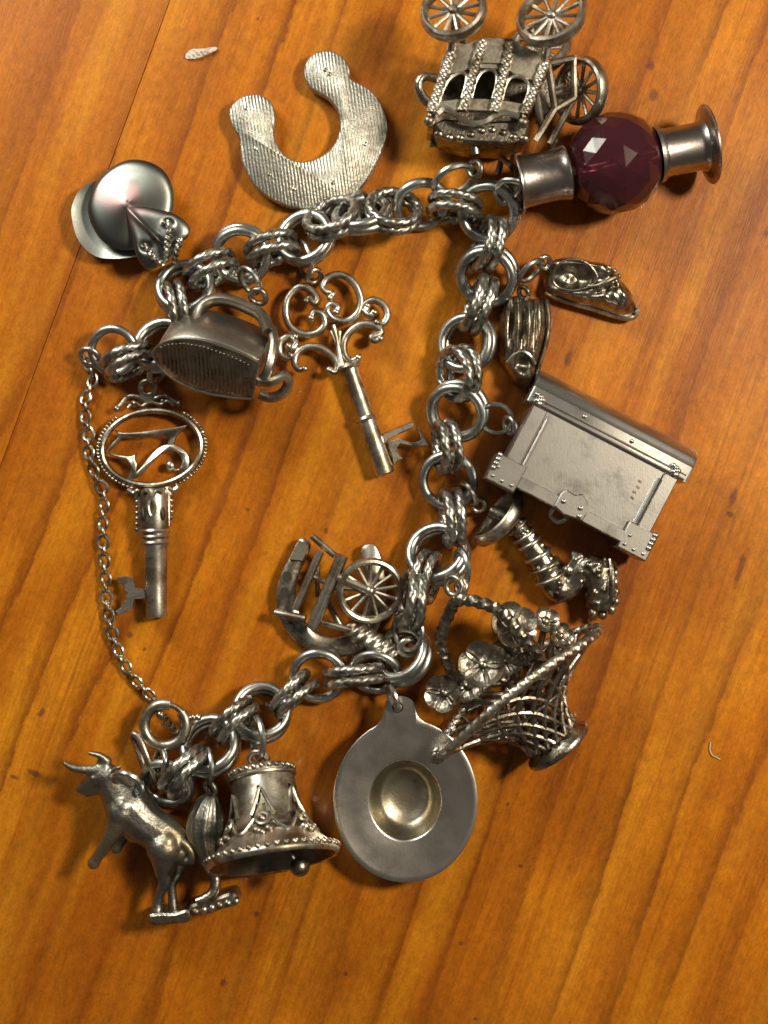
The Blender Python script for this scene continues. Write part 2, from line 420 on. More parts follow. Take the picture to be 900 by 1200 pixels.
# ------------------------------------------------------------------ the table
top = bpy.data.objects.new('table_top', None); col.objects.link(top); tag(top, 'varnished orange pine table top of glued planks', None, None, 'structure')
GA = 20.0
ux = np.array([math.cos(math.radians(GA)), -math.sin(math.radians(GA))])
pA = P(110, 245)[:2] @ ux; pB = P(560, 990)[:2] @ ux
edges = [pA - 700, pA, pB + 700]
for i in range(2):
    x0, x1 = edges[i] + .3, edges[i + 1] - .3
    mb = MB().box((0, 0, 0), (x1 - x0, 2600, 160), None, .5)
    me = mesh_from(mb, 'plank', True, 30); me.materials.append(MAT['pine'])
    o = bpy.data.objects.new('plank', me); col.objects.link(o); o.parent = top
    cx = (x0 + x1) / 2
    o.location = (ux[0] * cx * S, ux[1] * cx * S, -80 * S - (0.15 * S if i == 1 else 0)); o.rotation_euler = (0, 0, -math.radians(GA))

# ------------------------------------------------------------------ the bracelet: paired plain rings joined by paired rope rings
br = Thing('charm_bracelet', 'heavy silver double link chain of plain and rope rings, looped in an open oval', 'bracelet', 350, 540, 0)
RM = 27.0   # mean ring radius
def shared_ring(name, R, r, lobes, mat, nu=56, nv=12, **kw):
    mb = MB().ring((0, 0, 0), R, r, 0, 1, 1, nu, nv, lobes=lobes, **kw)
    me = mesh_from(mb, name, True, 80); me.materials.append(MAT[mat]); return me
plain_me = shared_ring('plain_ring', RM, 5.4, 0, 'silver')
rope_me = shared_ring('rope_ring', RM, 5.1, 3, 'rope_silver', 168, 15, amp=0.10, pitch=10)
def place_ring(me, name, parent, org, x, y, z, R, ang, ratio, sign, s0=RM):
    k = 1 - z / DCAM
    o = bpy.data.objects.new(name, me); col.objects.link(o); o.parent = parent
    o.location = tuple((np.array([(x - 450) * k, (600 - y) * k, z]) - org) * S)
    t_ = sign * math.acos(ratio)
    o.rotation_euler = (t_, 0, -math.radians(ang))
    s = R / s0 * k; o.scale = (s, s, s)
    return o
def pair(kind, x, y, R, ang, ratio, sign=1, z=None, gap=None, n=2):
    me, nm = (plain_me, 'plain_ring') if kind == 'P' else (rope_me, 'rope_ring')
    tl = math.acos(ratio)
    need = R * math.sin(tl) + 6.5
    g = gap if gap is not None else (11.2 if kind == 'P' else 13.2)
    zc = max(z if z is not None else 0, need + (n - 1) * g / 2 * ratio)
    M = ellipse_rot(ang, ratio, sign); nrm = M[:, 2]
    for i in range(n):
        d = (i - (n - 1) / 2) * g
        q = nrm * d
        ja, jr = rng.uniform(-4, 4), rng.uniform(-0.04, 0.04)
        place_ring(me, nm, br.e, br.org, x + q[0], y - q[1], zc + q[2], R, ang + ja, min(1, max(0.05, ratio + jr)), sign)
LINKS = [
 ('P', 133, 411, 26, 20, 0.93, 1, 24, 11, 1), ('R', 151, 423, 28, -24, 0.16, 1), ('P', 189, 404, 29, -30, 0.86, -1, 26),
 ('R', 207, 360, 27, 80, 0.20, 1), ('P', 217, 338, 30, -10, 0.90, -1, 24), ('R', 248, 316, 28, -26, 0.16, 1),
 ('P', 283, 298, 30, 10, 0.92, 1, 24), ('R', 319, 292, 28, -17, 0.13, 1), ('P', 358, 279, 30, -40, 0.93, -1, 24),
 ('R', 389, 256, 30, -24, 0.66, -1, 36), ('P', 424, 253, 30, -12, 0.60, -1, 30), ('R', 461, 247, 29, 10, 0.74, -1, 38),
 ('P', 494, 240, 29, -8, 0.74, 1, 24, 11, 1), ('R', 533, 243, 28, 8, 0.10, 1), ('P', 573, 248, 31, 40, 0.93, 1, 30),
 ('R', 572, 286, 29, 100, 0.24, 1), ('P', 571, 323, 31, 35, 0.90, 1, 24), ('R', 561, 357, 31, 112, 0.13, 1),
 ('P', 547, 402, 30, 95, 0.90, 1, 24), ('R', 538, 438, 29, 82, 0.50, 1, 32), ('P', 536, 482, 31, 40, 0.90, 1, 22),
 ('R', 523, 524, 28, 84, 0.20, 1), ('P', 525, 563, 30, 60, 0.95, 1, 22, 11, 1), ('R', 530, 607, 30, 86, 0.12, 1),
 ('P', 513, 649, 32, -30, 0.86, -1, 26), ('R', 500, 676, 27, 105, 0.30, -1), ('R', 483, 703, 31, 98, 0.16, 1, 44), ('P', 472, 768, 31, -50, 0.74, -1, 28),
 ('R', 415, 792, 31, -7, 0.10, 1), ('P', 440, 788, 27, 12, 0.80, 1, 18, 11, 1), ('P', 373, 792, 29, 5, 0.92, 1, 22, 11, 1),
 ('R', 344, 814, 28, -44, 0.14, 1), ('P', 306, 835, 30, 10, 0.88, -1, 24), ('R', 276, 844, 28, -46, 0.24, 1),
 ('P', 246, 874, 31, -20, 0.86, -1, 24), ('R', 218, 904, 31, -50, 0.20, 1), ('P', 196, 918, 29, 20, 0.86, 1, 20, 11, 1)]
for l in LINKS: pair(*l)

# clasp ring with its spring coil, joined to the end of the chain
cl = br.part('clasp', MB().tube(cat(PP([(198 + 24 * math.cos(a), 845 + 24 * math.sin(a), 30) for a in np.linspace(math.radians(-38), math.radians(285), 15)]), 5), 6.6, 14), 'warm_silver')
br.part('clasp_tongue', MB().tube(PP([(198 + 24 * math.cos(a), 845 + 24 * math.sin(a), 30) for a in np.linspace(math.radians(-80), math.radians(-34), 7)]), 3.6, 10), 'warm_silver', cl)
br.part('clasp_pin', MB().tube(PP([(222, 837, 30), (232, 836, 31)]), 2.2, 8).ball(P(236, 836, 31), 4.2).ball(P(231, 836, 31), 3.2), 'warm_silver', cl)
br.part('clasp_eye', MB().ring(P(193, 888, 30), 14, 3.6, 95, 0.5).ring(P(203, 902, 26), 9, 4.2, 20, 0.7), 'silver', cl)
br.part('oval_ring', MB().tube(cat(PP([(160, 858, 26), (168, 860, 30), (178, 882, 33), (185, 906, 26), (181, 914, 18), (174, 904, 12), (165, 880, 12)]), 6, True), 4.3, 10, True), 'warm_silver')
br.part('coil', MB().tube(PP([(194 + 1.6 * i * 0.5 + 4 * math.cos(i * 1.05), 834 + i * 0.95 + 3 * math.sin(i * 1.05) * 0.5, 30 + 4 * math.sin(i * 1.05)) for i in range(64)]), 2.2, 7).ball(P(193, 833, 33), 5), 'dark_silver', cl)

# thin safety chain
sch = bpy.data.objects.new('safety_chain', None); col.objects.link(sch); sch.parent = br.e; sch.empty_display_size = .003
small_me = mesh_from(MB().ring((0, 0, 0), 6.4, 2.0, 0, 1, 1, 22, 8), 'small_ring'); small_me.materials.append(MAT['warm_silver'])
SP = [(103, 426), (109, 445), (101, 464), (100, 487), (104, 507), (104, 530), (112, 558), (121, 578), (121, 601), (121, 625), (122, 641), (122, 657), (123.5, 680), (124.5, 703), (128, 727), (133, 749), (142, 771), (153, 790), (169, 808), (183, 822)]
dens = cat([(x, y) for x, y in SP], 12); Ls = np.concatenate([[0], np.cumsum(np.linalg.norm(np.diff(dens, axis=0), axis=1))])
nl = int(Ls[-1] / 10.6)
for i in range(nl + 1):
    s_ = Ls[-1] * i / nl
    x = np.interp(s_, Ls, dens[:, 0]); y = np.interp(s_, Ls, dens[:, 1])
    x2 = np.interp(s_ + 3, Ls, dens[:, 0]); y2 = np.interp(s_ + 3, Ls, dens[:, 1]); x1 = np.interp(s_ - 3, Ls, dens[:, 0]); y1 = np.interp(s_ - 3, Ls, dens[:, 1])
    ang = math.degrees(math.atan2(y2 - y1, x2 - x1))
    flat = i % 2 == 0
    o = place_ring(small_me, 'small_ring', sch, br.org, x + rng.uniform(-.8, .8), y, 9 if flat else 8.6, 6.6 if flat else 5.6, ang + rng.uniform(-10, 10), rng.uniform(.78, .95) if flat else rng.uniform(.12, .3), 1, 6.4)
    if flat: o.scale = (o.scale[0] * 1.2, o.scale[1] * 1.08, o.scale[2])
br.part('end_ring', MB().ring(P(109, 420, 20), 11, 3.2, 12, 0.72), 'silver', sch)

# ------------------------------------------------------------------ big ridged horseshoe
th = Thing('horseshoe_charm', 'large flat horseshoe charm with a finely ridged face and round ends', 'charm', 365, 190, 16)
HO = [(281, 164), (283, 188), (297, 216), (322, 236), (353, 245), (388, 243), (415, 229), (438, 199), (452, 165), (453, 142), (444, 118), (430, 103), (411, 93),
      (410, 82), (404, 70), (393, 62), (380, 60), (366, 65), (358, 76), (357, 90), (364, 104), (384, 116), (396, 131), (399, 150), (391, 171), (374, 185), (353, 190), (336, 184), (325, 170), (321, 153), (323, 138), (320, 124), (310, 114), (297, 111), (282, 115), (271, 125), (269, 138), (273, 150)]
mb = MB().prism(cat(PP(HO, 0)[:, :2], 4, True), 6, 20, 2.0)
hs = th.part('plate', mb, 'ridged_silver', sharp=50)
for (x, y) in ((316, 205), (428, 170), (390, 215), (345, 222), (289, 128), (386, 88), (381, 83), (300, 175)):
    th.part('stud', MB().ball(P(x, y, 19.6), 2.8, (1, 1.1, .5)), 'warm_silver', hs)
th.jump(419, 236, 22, 11, 2.6, -40, 0.5)

# ------------------------------------------------------------------ stagecoach lying on its side, wheels up the picture
th = Thing('stagecoach_charm', 'stagecoach charm lying on its side with spoked wheels and four twisted posts', 'charm', 575, 110, 70)
Z1 = 96
def lerp(a, b_, s): return np.asarray(a, float) * (1 - s) + np.asarray(b_, float) * s
posts = [((528, 72), (503, 140)), ((563, 58), (541, 138)), ((596, 60), (577, 139)), ((636, 84), (612, 142))]
# near side wall: rails above and below the windows, mullions behind the posts
tops = [p[0] for p in posts]; bots = [p[1] for p in posts]
body = MB()
def strip(s0, s1, z0, z1, bev=1.0, ex=4):
    a = [lerp(t_, b_, s0) for t_, b_ in zip(tops, bots)]; c = [lerp(t_, b_, s1) for t_, b_ in zip(tops, bots)]
    a[0] = a[0] - np.array([ex, 0]); a[-1] = a[-1] + np.array([ex, 0]); c[0] = c[0] - np.array([ex, 0]); c[-1] = c[-1] + np.array([ex, 0])
    return MB().prism(PP([tuple(q) for q in a] + [tuple(q) for q in c[::-1]], 0), z0, z1, bev)
bd = th.part('side_panel', strip(-0.08, 0.38, Z1 - 10, Z1), 'warm_silver')
th.part('door_panel', MB().prism(PP([(567, 62), (592, 64), (585, 84), (562, 83)], 0), Z1 - 1, Z1 + 2.5, 1), 'warm_silver', bd)
th.part('sill_rail', strip(0.80, 0.98, Z1 - 10, Z1 - 1), 'warm_silver')
for i in range(3):   # arched window frames
    a0, a1 = np.array(tops[i]), np.array(tops[i + 1]); b0, b1 = np.array(bots[i]), np.array(bots[i + 1])
    def q(u_, s): return tuple(lerp(lerp(a0, a1, u_), lerp(b0, b1, u_), s))
    pts = [q(.14, .80), q(.14, .58), q(.24, .44), q(.5, .38), q(.76, .44), q(.86, .58), q(.86, .80)]
    th.part('window_frame', MB().tube(cat(PP(pts, Z1 - 2), 5), 2.6, 8), 'warm_silver')
    th.part('window_post', MB().prism(PP([q(-.04, .3), q(.1, .3), q(.1, .85), q(-.04, .85)], 0), Z1 - 9, Z1 - 2, .8), 'warm_silver')
for (a, c) in posts:
    pth = np.linspace(P(*a, Z1 + 3), P(*c, Z1 + 2), 90)
    pp = th.part('twisted_post', MB().tube(pth, 5.4, 15, lobes=3, amp=.17, pitch=10), 'warm_silver')
    if a in (posts[0][0], posts[3][0]): th.part('finial', MB().ball(P(c[0] - 1, c[1] + 9, Z1), 6.5).tube(PP([(c[0], c[1] - 2, Z1), (c[0] - 1, c[1] + 6, Z1)]), 3), 'warm_silver', pp)
# far shell: floor, roof, far side, ends
th.part('far_side', MB().prism(PP([(520, 66), (632, 74), (612, 158), (505, 158)], 0), 12, 18, 1), 'dark_silver')
th.part('floor_plate', MB().prism(PP([(524, 56), (634, 66), (633, 76), (522, 66)], 0), 14, Z1 - 6, 1), 'warm_silver')
rf = MB().prism(PP([(508, 148), (520, 142), (560, 146), (600, 144), (618, 150), (616, 164), (590, 172), (545, 170), (516, 162)], 0), 12, Z1 - 14, 3)
rfo = th.part('roof', rf, 'dark_silver')
for i in range(9): th.part('roof_bead', MB().ball(P(514 + 12.4 * i, 160 + 5 * math.sin(i), Z1 - 16), 5.5, (1.1, .9, .8)), 'dark_silver', rfo)
th.part('swag', MB().tube(cat(PP([(512, 141, Z1), (522, 135, Z1), (538, 146, Z1), (552, 152, Z1), (567, 150, Z1), (577, 144, Z1), (590, 140, Z1), (606, 144, Z1)]), 6), 3.6, 8), 'warm_silver')
th.part('back_plate', MB().prism(PP([(518, 70), (524, 70), (508, 150), (501, 150)], 0), 14, Z1 - 10, 1), 'warm_silver')
# driver's end on the right: open frame
fr = MB()
for a, c in (((640, 80, Z1 - 8), (672, 68, 70)), ((672, 68, 70), (674, 112, 62)), ((674, 112, 62), (650, 128, 70)), ((650, 128, 70), (640, 80, Z1 - 8)), ((650, 128, 72), (628, 164, 66)), ((625, 110, 84), (637, 150, 60)), ((674, 112, 60), (648, 160, 40)), ((672, 68, 40), (674, 112, 34)), ((672, 68, 70), (672, 68, 34))):
    fr.tube(np.linspace(P(*a), P(*c), 6), 4.2, 8)
th.part('driver_frame', fr, 'warm_silver')
th.part('driver_panel', MB().prism(PP([(628, 92), (652, 84), (652, 122), (630, 140)], 0), 46, 60, 1.2), 'dark_silver')
th.part('driver_seat', MB().prism(PP([(640, 86), (668, 76), (670, 106), (648, 118)], 0), 20, 34, 1.5), 'dark_silver')
def wheel(th, name, x, y, z, R, ang, ratio, sign=1, n=12, rim=5.0, mat='warm_silver', depth=1.7):
    M = ellipse_rot(ang, ratio, sign); c = P(x, y, z)
    a = np.arange(48) * 2 * PI / 48
    circ = np.stack([np.cos(a) * R, np.sin(a) * R, a * 0], 1) @ M.T + c
    rimo = th.part(name, MB().tube(circ, rim, 10, True, up=M[:, 2], flat=depth), mat)
    for k in range(n):
        t_ = 2 * PI * k / n + .1
        d = M @ np.array([math.cos(t_), math.sin(t_), 0])
        th.part('spoke', MB().tube(np.array([c + d * 4, c + d * R * .5, c + d * (R - 1)]), [2.7, 2.2, 2.7], 7), mat, rimo)
    th.part('hub', MB().lathe([(0, 7), (4, 6.5), (6, 4), (6, -4), (4, -6), (0, -6)], c, M[:, 2], 14), mat, rimo)
    return rimo
wheel(th, 'wheel', 529, 30, 118, 34, -35, .93, -1)
wheel(th, 'wheel', 641, 36, 118, 37, -42, .84, -1)
wheel(th, 'wheel', 683, 101, 52, 35, 80, .62, 1)
wheel(th, 'wheel', 636, 44, 34, 35, -42, .84, -1)
th.part('axle', MB().tube(PP([(529, 32, 116), (545, 50, 60), (560, 60, 20)]), 4.5, 8).tube(PP([(641, 37, 116), (639, 40, 70), (636, 44, 34)]), 5, 8).tube(PP([(641, 40, 110), (636, 80, 94)]), 4.5, 8).tube(PP([(531, 36, 112), (527, 74, 92)]), 4.5, 8).tube(PP([(683, 101, 52), (662, 100, 50), (640, 106, 50)]), 4, 8), 'warm_silver')
th.part('rear_lamp', MB().tube(cat(PP([(512, 92, 70), (498, 90, 72), (491, 97, 72), (492, 108, 70), (500, 118, 68), (508, 122, 68)]), 5), 5.5, 10), 'dark_silver')
th.part('loop', MB().tube(PP([(556, 166, 62), (558, 178, 60)]), 6, 10).ring(P(558, 194, 52), 9, 4, 80, .7), 'warm_silver')
th.jump(533, 206, 48, 25, 4.2, -22, .42)

# ------------------------------------------------------------------ purple bead barrel
th = Thing('bead_charm', 'dark purple faceted bead held between two flared silver cylinders', 'charm', 722, 190, 60)
A0, A1 = P(608, 213, 56), P(833, 167, 52); ax = (A1 - A0) / np.linalg.norm(A1 - A0)
LT = np.linalg.norm(A1 - A0)
def bl(prof, n=40): return MB().lathe(prof, A0, ax, n)
th.part('cap_cylinder', bl([(20, 3), (35, 1), (37.5, 0), (37.8, -1.5), (37, -2.6), (34, -1.5), (31.5, 3), (30.2, 8), (29.6, 26), (29.8, 46), (31, 53), (32, 55), (32, 58), (28, 60), (10, 60)]), 'cap_metal')
th.part('cap_cylinder', bl([(10, 166), (30, 166), (31.5, 168), (31.5, 172), (29, 174), (28, 180), (28, 214), (28.6, 219), (31, 223), (38, 225.4), (45, 226.5), (46.5, 228), (46, 230), (44, 230.6), (32, 228), (14, 228), (12, 224), (0, 223)]), 'cap_metal')
bc_ = A0 + ax * 115
bead = MB(); rows = [(58.5 * math.cos(q) ** .8, 55 * math.sin(q)) for q in np.linspace(-1.12, 1.12, 9)]
nF = 15; v = []; f = []
x_ = np.cross(ax, [0, 0, 1]); x_ /= np.linalg.norm(x_); y_ = np.cross(ax, x_)
for i, (r, h) in enumerate(rows):
    for k in range(nF):
        a = 2 * PI * (k + .5 * (i % 2)) / nF
        v.append(bc_ + ax * (h + rng.uniform(-1.6, 1.6)) + (x_ * math.cos(a) + y_ * math.sin(a)) * (r + rng.uniform(-1.7, 1.2)))
for i in range(len(rows) - 1):
    for k in range(nF):
        l = (k + 1) % nF
        if i % 2 == 0: f += [(i * nF + k, i * nF + l, (i + 1) * nF + k), (i * nF + l, (i + 1) * nF + l, (i + 1) * nF + k)]
        else: f += [(i * nF + k, i * nF + l, (i + 1) * nF + l), (i * nF + k, (i + 1) * nF + l, (i + 1) * nF + k)]
f.append(tuple(range(nF - 1, -1, -1))); f.append(tuple((len(rows) - 1) * nF + k for k in range(nF)))
bead.add(np.array(v), f)
bd = th.part('bead', bead, 'bead_glass', smooth=False)
th.part('core_tube', MB().tube(np.linspace(bc_ - ax * 54, bc_ + ax * 54, 5), 5, 14), 'satin_silver', bd)
th.part('cap_collar', MB().tube([A0 + ax * 166 + np.array([0, 0, 0])] + [A0 + ax * 170], 32.5, 40), 'silver')
th.part('hanger', MB().tube(cat(PP([(608, 215, 66), (590, 212, 60), (582, 222, 46), (592, 234, 40), (607, 222, 50)]), 6, True), 3.6, 9, True).tube(PP([(600, 196, 62), (590, 180, 40), (586, 196, 30)]), 4, 8), 'satin_silver')

# ------------------------------------------------------------------ the pair of baby shoes
def gb(x, y, cx, cy, sx, sy, deg=0):
    c = P(cx, cy); a = math.radians(-deg); dx, dy = x - c[0], y - c[1]
    u_, v_ = dx * math.cos(a) + dy * math.sin(a), -dx * math.sin(a) + dy * math.cos(a)
    return math.exp(-(u_ / sx) ** 2 - (v_ / sy) ** 2)
th = Thing('shoe_charm', 'baby shoe charm pointing right, its open collar and shiny toe cap showing', 'charm', 690, 338, 20, 'pair of baby shoes on one ring')
O1 = [(638, 326), (643, 307), (655, 301), (672, 300), (690, 304), (708, 307), (718, 314), (725, 324), (735, 334), (744, 347), (748, 359), (744, 368), (733, 371), (714, 366), (692, 359), (673, 355), (655, 348), (640, 341)]
def f1(x, y, s):
    z = 8 + 36 * max(0, 1 - s ** 3.2) ** .6
    z -= 30 * gb(x, y, 672, 327, 27, 14, 10)
    z += 9 * gb(x, y, 666, 327, 8, 6, 0)
    z += 9 * gb(x, y, 712, 320, 12, 8, 25)
    z += 5 * gb(x, y, 703, 336, 18, 3.2, -18) - 5 * gb(x, y, 706, 343, 18, 3.0, -18)
    z += 6 * gb(x, y, 731, 350, 13, 9, 35) - 6 * gb(x, y, 743, 362, 7, 2, 20)
    z -= 5 * gb(x, y, 694, 322, 4, 16, 15)
    z += 3.2 * gb(x, y, 690, 312, 16, 2.5, 6) - 3.5 * gb(x, y, 715, 329, 2, 10, 30)
    z += 2.0 * math.sin(x * .55 + y * .2) * gb(x, y, 720, 338, 16, 16)
    return z
sh1 = th.part('upper', MB().relief(cat(PP(O1, 0)[:, :2], 6, True), P(690, 335), f1, 26, 6), 'dark_silver', sharp=80)
th.part('collar_edge', MB().tube(cat(PP([(646, 325, 36), (655, 311, 42), (672, 308, 44), (688, 315, 44), (697, 330, 40), (684, 340, 36), (664, 342, 33), (650, 336, 32)]), 6, True), 1.3, 8, True), 'dark_silver', sh1)
th.part('sole', MB().tube(cat(PP([(640, 341, 12), (655, 349, 12), (673, 355, 13), (692, 360, 13), (714, 367, 13), (733, 372, 12), (745, 370, 12), (748, 360, 14)]), 6), 3.0, 8, flat=1.3), 'warm_silver')
th.part('strap', MB().tube(cat(PP([(687, 338, 36), (697, 338, 40), (708, 333, 43), (718, 328, 40), (723, 327, 33)]), 6), 2.4, 8), 'warm_silver')
th.part('lace', MB().ball(P(723, 326, 33), 3.2).ball(P(717, 321, 41), 2.8).ball(P(710, 318, 44), 2.8), 'warm_silver')
th.part('loop', MB().ring(P(637, 309, 28), 7, 3, -40, .8), 'dark_silver')
th.jump(621, 319, 28, 17, 3.4, -38, .30)

th = Thing('shoe_charm', 'baby shoe charm pointing down, folded creases running along it, above the trunk', 'charm', 612, 400, 22, 'pair of baby shoes on one ring')
O2 = [(596, 347), (606, 345), (622, 348), (636, 349), (641, 362), (642, 385), (638, 405), (632, 425), (626, 445), (622, 454), (612, 454), (602, 448), (593, 434), (585, 420), (584, 400), (585, 378), (589, 358)]
def f2(x, y, s):
    z = 9 + 37 * max(0, 1 - s ** 3.2) ** .6
    for cx, am in ((592, 4), (605, 7), (618, 7), (631, 4)): z += am * gb(x, y, cx, 378, 3.6, 30, 4)
    for cx in (598.5, 611.5, 625): z -= 7 * gb(x, y, cx, 378, 3.0, 34, 4)
    z -= 10 * gb(x, y, 610, 428, 12, 9); z += 10 * gb(x, y, 609, 443, 8, 9)
    return z
sh2 = th.part('upper', MB().relief(cat(PP(O2, 0)[:, :2], 6, True), P(612, 398), f2, 26, 6), 'dark_silver', sharp=80)
th.part('collar_edge', MB().tube(cat(PP([(593, 426, 36), (603, 416, 42), (613, 415, 44), (621, 421, 42), (625, 428, 36)]), 6), 2.2, 8), 'warm_silver', sh2)
th.part('sole', MB().tube(cat(PP([(640, 352, 22), (643, 368, 24), (643, 386, 25), (639, 406, 24), (633, 426, 22), (627, 446, 18), (622, 455, 14)]), 6), 3.0, 8, flat=2.2), 'warm_silver')
th.part('loop', MB().ring(P(613, 344, 28), 7, 3, 60, .6), 'dark_silver')

# ------------------------------------------------------------------ trunk
th = Thing('trunk_charm', 'rectangular travelling trunk charm with corner brackets and a rounded lid', 'charm', 690, 545, 60)
ang = 27.5
ue = np.array([math.cos(math.radians(ang)), -math.sin(math.radians(ang)), 0]); ve = np.array([math.sin(-math.radians(ang)), -math.cos(math.radians(ang)), 0])
# ue along the trunk, ve towards its base (down the picture), z out of its front
TO = P(626, 456)
def T(u_, v_, z=0): return TO + ue * u_ + ve * v_ + np.array([0, 0, z])
MT = np.array([ue, ve, [0, 0, 1]]).T
def tbox(u0, u1, v0, v1, z0, z1, bev=1.2): return MB().box(T((u0 + u1) / 2, (v0 + v1) / 2, (z0 + z1) / 2), (u1 - u0, v1 - v0, z1 - z0), MT, bev)
ZF = 72
bdy = th.part('body', tbox(6, 196, 15.5, 112, 4, ZF, 1.6), 'satin_silver')
# lid: rounded back section, extruded along the trunk
prof = [(17, 6), (17, ZF + 2), (-2, ZF + 2), (-8, ZF - 2)] + [(-8 - 22 * math.sin(a), (ZF - 2) - (ZF - 8) * (1 - math.cos(a)) * 1.0) for a in np.linspace(.18, PI / 2, 9)]
prof[-1] = (-30, 10)
v = []; f = []
for u_ in (-2, 0.5, 203.5, 206):
    for (q, z) in prof:
        s = 1 if 0 < u_ < 206 - 1 else .97
        v.append(T(u_, 6 + (q - 6) * s, 36 + (z - 36) * s))
n = len(prof)
for i in range(3):
    for k in range(n): f.append((i * n + k, i * n + (k + 1) % n, (i + 1) * n + (k + 1) % n, (i + 1) * n + k))
f.append(tuple(range(n))); f.append(tuple(3 * n + k for k in range(n - 1, -1, -1)))
lid = th.part('lid', MB().add(np.array(v), f), 'satin_silver', sharp=30)
th.part('lid_band', MB().tube(np.linspace(T(2, 14.5, ZF + 2), T(202, 14.5, ZF + 2), 4), 2.4, 8), 'satin_silver', lid)
th.part('lid_band', MB().tube(np.linspace(T(2, 9, ZF + 2), T(202, 9, ZF + 2), 4), 1.6, 8), 'satin_silver', lid)
for u_ in (66, 128): th.part('rivet', MB().ball(T(u_, 3, ZF + 2.5), 2.6), 'satin_silver', lid)
th.part('strap', MB().tube(np.linspace(T(29, 26, ZF), T(29, 88, ZF), 3), 3.0, 8), 'satin_silver', bdy)
th.part('strap', MB().tube(np.linspace(T(175, 26, ZF), T(175, 98, ZF), 3), 3.0, 8), 'satin_silver', bdy)
th.part('edge_strip', tbox(7, 25, 18, 110, ZF - 3, ZF + 5, 1.6), 'satin_silver', bdy)
th.part('edge_strip', tbox(179, 195.5, 18, 110, ZF - 3, ZF + 5, 1.6), 'satin_silver', bdy)
th.part('base_strip', tbox(10, 192, 98, 113, ZF - 4, ZF + 5.4, 1.8), 'satin_silver', bdy)
for (u0, u1, v0, v1, mir) in ((-4, 34, 86, 120, 0), (168, 206, 86, 120, 1)):
    bk = th.part('corner_bracket', tbox(u0, u1, v0, v1, 12, ZF + 7, 2.2), 'satin_silver')
    for (a, c) in ((.18, .8), (.5, .82), (.82, .8), (.2, .45)): th.part('rivet', MB().ball(T(u0 + (u1 - u0) * a, v0 + (v1 - v0) * c, ZF + 7), 2.3), 'satin_silver', bk)
    for i in range(4): th.part('hinge_knuckle', MB().ball(T((u0 + 3 if not mir else u1 - 4), v0 + 2 + i * 5.5, ZF + 7), 3.6), 'satin_silver', bk)
for u0 in (8, 186):
    for i in range(7): th.part('hinge_knuckle', MB().ball(T(u0 + 3 * math.cos(i * .9) + i % 3 * 3, 10 + 4.5 * math.sin(i * 1.7), ZF + 4), 3.4), 'satin_silver', lid)
cla = th.part('clasp_plate', MB().prism([T(u_, v_)[:2] for u_, v_ in ((82, 95), (86, 88), (97, 89), (105, 84), (116, 90), (120, 97), (119, 112), (96, 116), (82, 112))], ZF - 4, ZF + 9, 1.8), 'satin_silver')
for u_, v_ in ((89, 102), (110, 100), (113, 109)): th.part('rivet', MB().ball(T(u_, v_, ZF + 9), 3.0), 'satin_silver', cla)
th.part('hasp', MB().tube(cat([T(84, 112, 60), T(86, 121, 52), T(98, 124, 52), T(104, 116, 60)], 5), 3.2, 8), 'satin_silver')
for i in range(4): th.part('stamped_mark', MB().box(T(158 + i % 2, 40 + i * 7, ZF + .2), (4.4, 2.6, .8), MT @ rotz(20 * (i % 2)), .3), 'shade_dark_metal', bdy)
th.jump(584, 489, 30, 19, 3.0, 25, .86)
th.part('side_loop', MB().ring(P(600, 497, 30), 10, 3.6, 70, .5), 'satin_silver')

# ------------------------------------------------------------------ curved pipe
th = Thing('pipe_charm', 'dark curved pipe charm with ribbed stem and a hoop, below the trunk', 'charm', 650, 655, 24)
pth = cat(np.array([list(P(*q[:3])) + [q[3]] for q in [(574, 598, 22, 7), (588, 605, 24, 9), (606, 616, 26, 10), (622, 638, 26, 12), (634, 655, 25, 14), (645, 676, 22, 17), (656, 690, 20, 17), (671, 684, 22, 14), (681, 668, 28, 13), (694, 664, 32, 15), (702, 680, 30, 17), (703, 700, 26, 17), (703, 713, 24, 16)]]), 6)
pipe = MB().tube(pth[:, :3], pth[:, 3], 14)
for n_ in range(60):
    i_ = int(rng.uniform(8, len(pth) - 2)); a_ = rng.uniform(.2, PI - .2); c_ = pth[i_]; d_ = pth[i_ + 1, :3] - pth[i_, :3]; sd_ = np.array([-d_[1], d_[0], 0]); sd_ /= np.linalg.norm(sd_) + 1e-9
    pipe.ball(c_[:3] + (sd_ * math.cos(a_) + np.array([0, 0, 1]) * math.sin(a_)) * c_[3] * .96, rng.uniform(2, 4.2), nu=8, nv=6)
bowl = th.part('stem_and_bowl', pipe.ball(P(640, 667, 30), 11).ball(P(664, 668, 30), 7).ball(P(672, 650, 30), 6).tube(PP([(664, 670, 30), (672, 655, 33), (681, 650, 32)]), 5, 8), 'dark_silver', remesh=(1.3, 2))
for (x, y, z, R, a) in ((598, 611, 25, 9, 128), (606, 617, 26, 10, 135), (614, 627, 26, 11, 142), (620, 636, 26, 11.5, 147), (630, 650, 26, 13, 148), (638, 663, 25, 15, 150), (645, 676, 23, 16, 152)):
    th.part('collar', MB().ring(P(x, y, z), R + 2, 2.6, a, .16), 'warm_silver', bowl)
for i in range(9): th.part('stud', MB().ball(P(604 + 2.2 * i + 3 * math.sin(i * 2), 609 + 3.4 * i, 37 - abs(i - 4)), 3.6, (1.1, 1, .8)), 'warm_silver', bowl)
for i, (x, y) in enumerate(((716, 661), (719, 671), (720, 682), (721, 693), (720, 704), (716, 714), (706, 720), (694, 718), (709, 657))):
    th.part('bowl_bead', MB().ball(P(x, y, 28 + 4 * math.sin(i * 1.9)), 6.6, (.85, 1, 1.1)), 'warm_silver', bowl)
